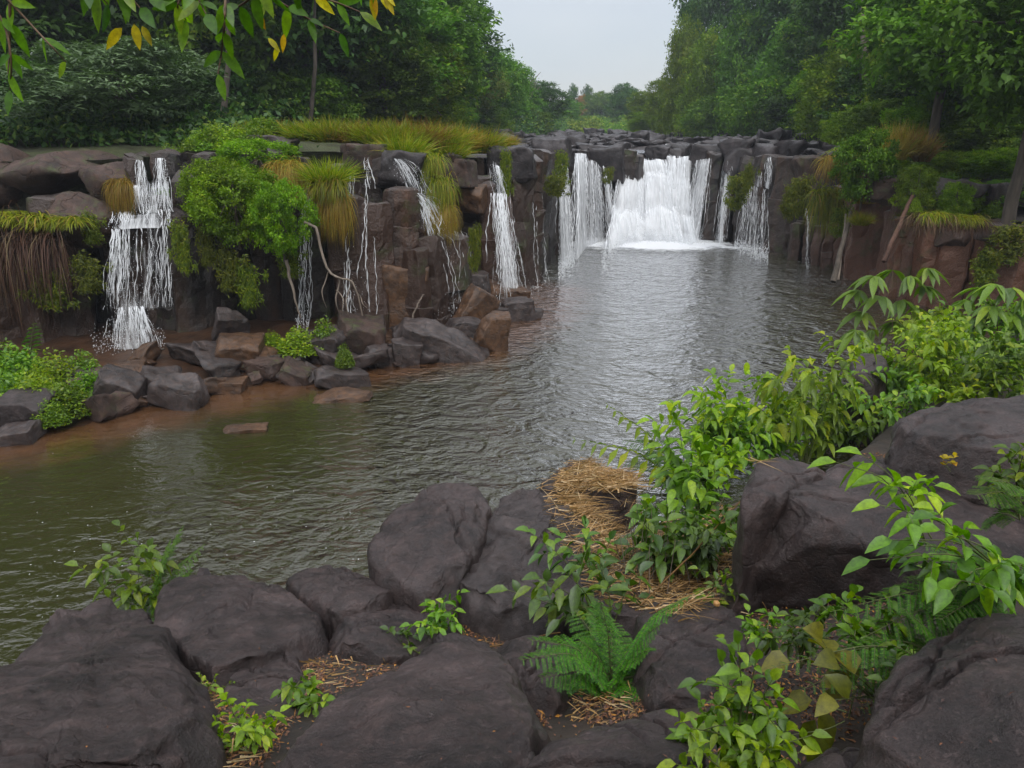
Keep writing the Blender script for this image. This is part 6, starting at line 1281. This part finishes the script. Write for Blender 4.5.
# ------------------------------------------------------------------ boughs overhead
def bough(label, lines, leaf_px, asp, mat, Y, seed, nper=5, extra=None, yel=0):
    rs = np.random.default_rng(seed); c = aty(*lines[0][0], Y); k = pxsize(0, Y, 6.5); root = thing('bough', label, 'branch', c); st, A, B = [], [[], [], [], []], [[], [], [], []]
    for pts in lines:
        P = smooth_path([aty(x, y, Y + rs.normal(0, .05)) for x, y in pts], 14); st.append(tube(P - c, np.linspace(.005, .002, 14), 5)); tg = norm(np.gradient(P, axis=0))
        for q in range(nper + 1):
            i = int(3 + (10 * q) / nper); i = min(i, 13)
            for sg in ((1, -1) if q < nper else (0,)):
                sd2 = np.array([tg[i][2], 0, -tg[i][0]]); d = norm(sd2 * sg * .75 + tg[i] * .5 + np.array([0, 0, -.35]) + rs.normal(0, .36, 3)); X = B if rs.random() < yel else A
                X[0].append(P[i]); X[1].append(d); X[2].append(norm(np.array([0, -1., .4]) + rs.normal(0, .45, 3))); X[3].append(leaf_px * k * rs.uniform(.75, 1.15))
    for (x, y, dx, dy, s_) in (extra or []): B[0].append(aty(x, y, Y)); B[1].append(np.array([dx, 0, dy])); B[2].append(norm(np.array([.3, -1, .3]))); B[3].append(s_ * k)
    V, Fq = merge(st); link('twig', mesh_data('twig', V, Fq, M['stem_brown'], True), root)
    for X, mt, nm in ((A, mat, 'leaves'), (B, 'yellow', 'leaves')):
        if X[0]:
            l_ = np.array(X[3]); o = link(nm, leaf_mesh(nm, leaves(np.array(X[0]) - c, np.array(X[1]), np.array(X[2]), l_, l_ * asp, rs, .15, 5, .1), M[mt], True), root)
            if mt == 'yellow': o['label'] = 'yellow and orange ageing leaves'
bough('bough hanging in at the top left corner with long narrow leaves', [[(-20, -30), (14, 6), (36, 30), (52, 47), (66, 62)], [(-10, 0), (6, 26), (12, 60), (10, 90)], [(10, 4), (10, 44), (8, 74)]], 27, .34, 'over', 2.6, 1, 2)
bough('bough hanging down over the top left with the darkest leaf cluster', [[(70, -40), (90, -14), (108, 4)], [(96, -40), (120, -16), (140, 8)], [(60, -40), (104, -18), (150, -6)]], 30, .42, 'over', 2.7, 2, 3, [(122, 28, -.7, -.6, 26), (134, 24, .1, -1, 22), (142, 26, .4, -.9, 18)])
bough('central overhead bough with one long twig pointing straight down', [[(226, -30), (225, 20), (222, 50), (218, 74)], [(200, -30), (196, -6), (206, 14)], [(250, -30), (262, -10), (240, 6), (226, 14)], [(190, -20), (176, 6), (186, 20)]], 29, .40, 'over', 2.6, 3, 3, [(254, 8, .5, -.9, 20)])
bough('overhead bough reaching right with scattered orange leaves', [[(250, -20), (276, 0), (306, 18), (340, 33)], [(270, -20), (300, -8), (336, 2), (360, 12)], [(240, -30), (280, -14), (320, -6)]], 24, .38, 'over', 2.7, 4, 3, [(268, 38, .6, -.6, 16), (284, 34, -.2, -1, 16), (278, 46, -.4, -.9, 14), (372, -6, .2, -.9, 18), (380, -6, .5, -.9, 14), (386, -4, .7, -.6, 12)], .12)
bough('tip of a bough at the top with a few yellow leaves left of the sky', [[(330, -40), (352, -22), (374, -10)]], 22, .4, 'over', 2.7, 5, 3, [(372, -4, .1, -1, 20), (384, -4, .5, -.8, 18)])

# foam bubbles drifting on the pool
rs_ = np.random.default_rng(12); V, Fq = [], []
for k in range(300):
    px, py = (rs_.uniform(20, 440), rs_.uniform(440, 620)) if k < 90 else (rs_.uniform(420, 860), rs_.uniform(250, 380)); p = atz(px, py, .012); r = rs_.uniform(.003, .011) * (1 if k < 90 else 1.5); n = len(V)
    V += [(p[0] + math.cos(a) * r * rs_.uniform(.7, 1.3), p[1] + math.sin(a) * r * rs_.uniform(.7, 1.3), .012) for a in np.linspace(0, 6.28, 6, endpoint=False)]; Fq.append(tuple(range(n, n + 6)))
o = link('foam_bubbles', mesh_data('foam_bubbles', V, Fq, M['strand'])); o['kind'] = 'stuff'; o['label'] = 'small white foam bubbles drifting on the pool'

# unseen forest trees added behind the camera to shade the near rocks
for k, (x, y, kd, h) in enumerate([(-22, -3, 'round', 13), (-15, -8, 'dark', 15), (-7, -10, 'round2', 14), (0, -11, 'dark', 15), (7, -9, 'vinedark', 14), (13, -5, 'dark', 15), (17, 2, 'round', 13), (19, 9, 'dark', 12), (-4, -17, 'dark', 17), (10, -14, 'dark', 17), (24, -2, 'dark', 15)]):
    r_ = thing('tree', 'unseen forest tree added behind the camera to shade the near rocks', 'tree', (x, y, 1.5), k * 1.1, (1.25, 1.25, h / 9.5), 'unseen shade trees added behind the camera'); link('trunk', TREES[kd][0], r_); link('crown', TREES[kd][1], r_)

# haze: the air between the camera and the far trees
bpy.ops.mesh.primitive_cube_add(size=1, location=(0, 330, 24)); hz = bpy.context.active_object; hz.name = 'haze'; hz.scale = (1000, 780, 54); hz['kind'] = 'stuff'; hz['label'] = 'thin bluish humid haze'
m = bpy.data.materials.new('haze_air'); m.use_nodes = True; t = m.node_tree; t.nodes.clear(); o = t.nodes.new('ShaderNodeOutputMaterial'); pv = t.nodes.new('ShaderNodeVolumePrincipled')
pv.inputs['Color'].default_value = (0.80, 0.88, 1.0, 1); pv.inputs['Density'].default_value = 0.0006; pv.inputs['Anisotropy'].default_value = 0.1; t.links.new(pv.outputs[0], o.inputs['Volume']); hz.data.materials.append(m)
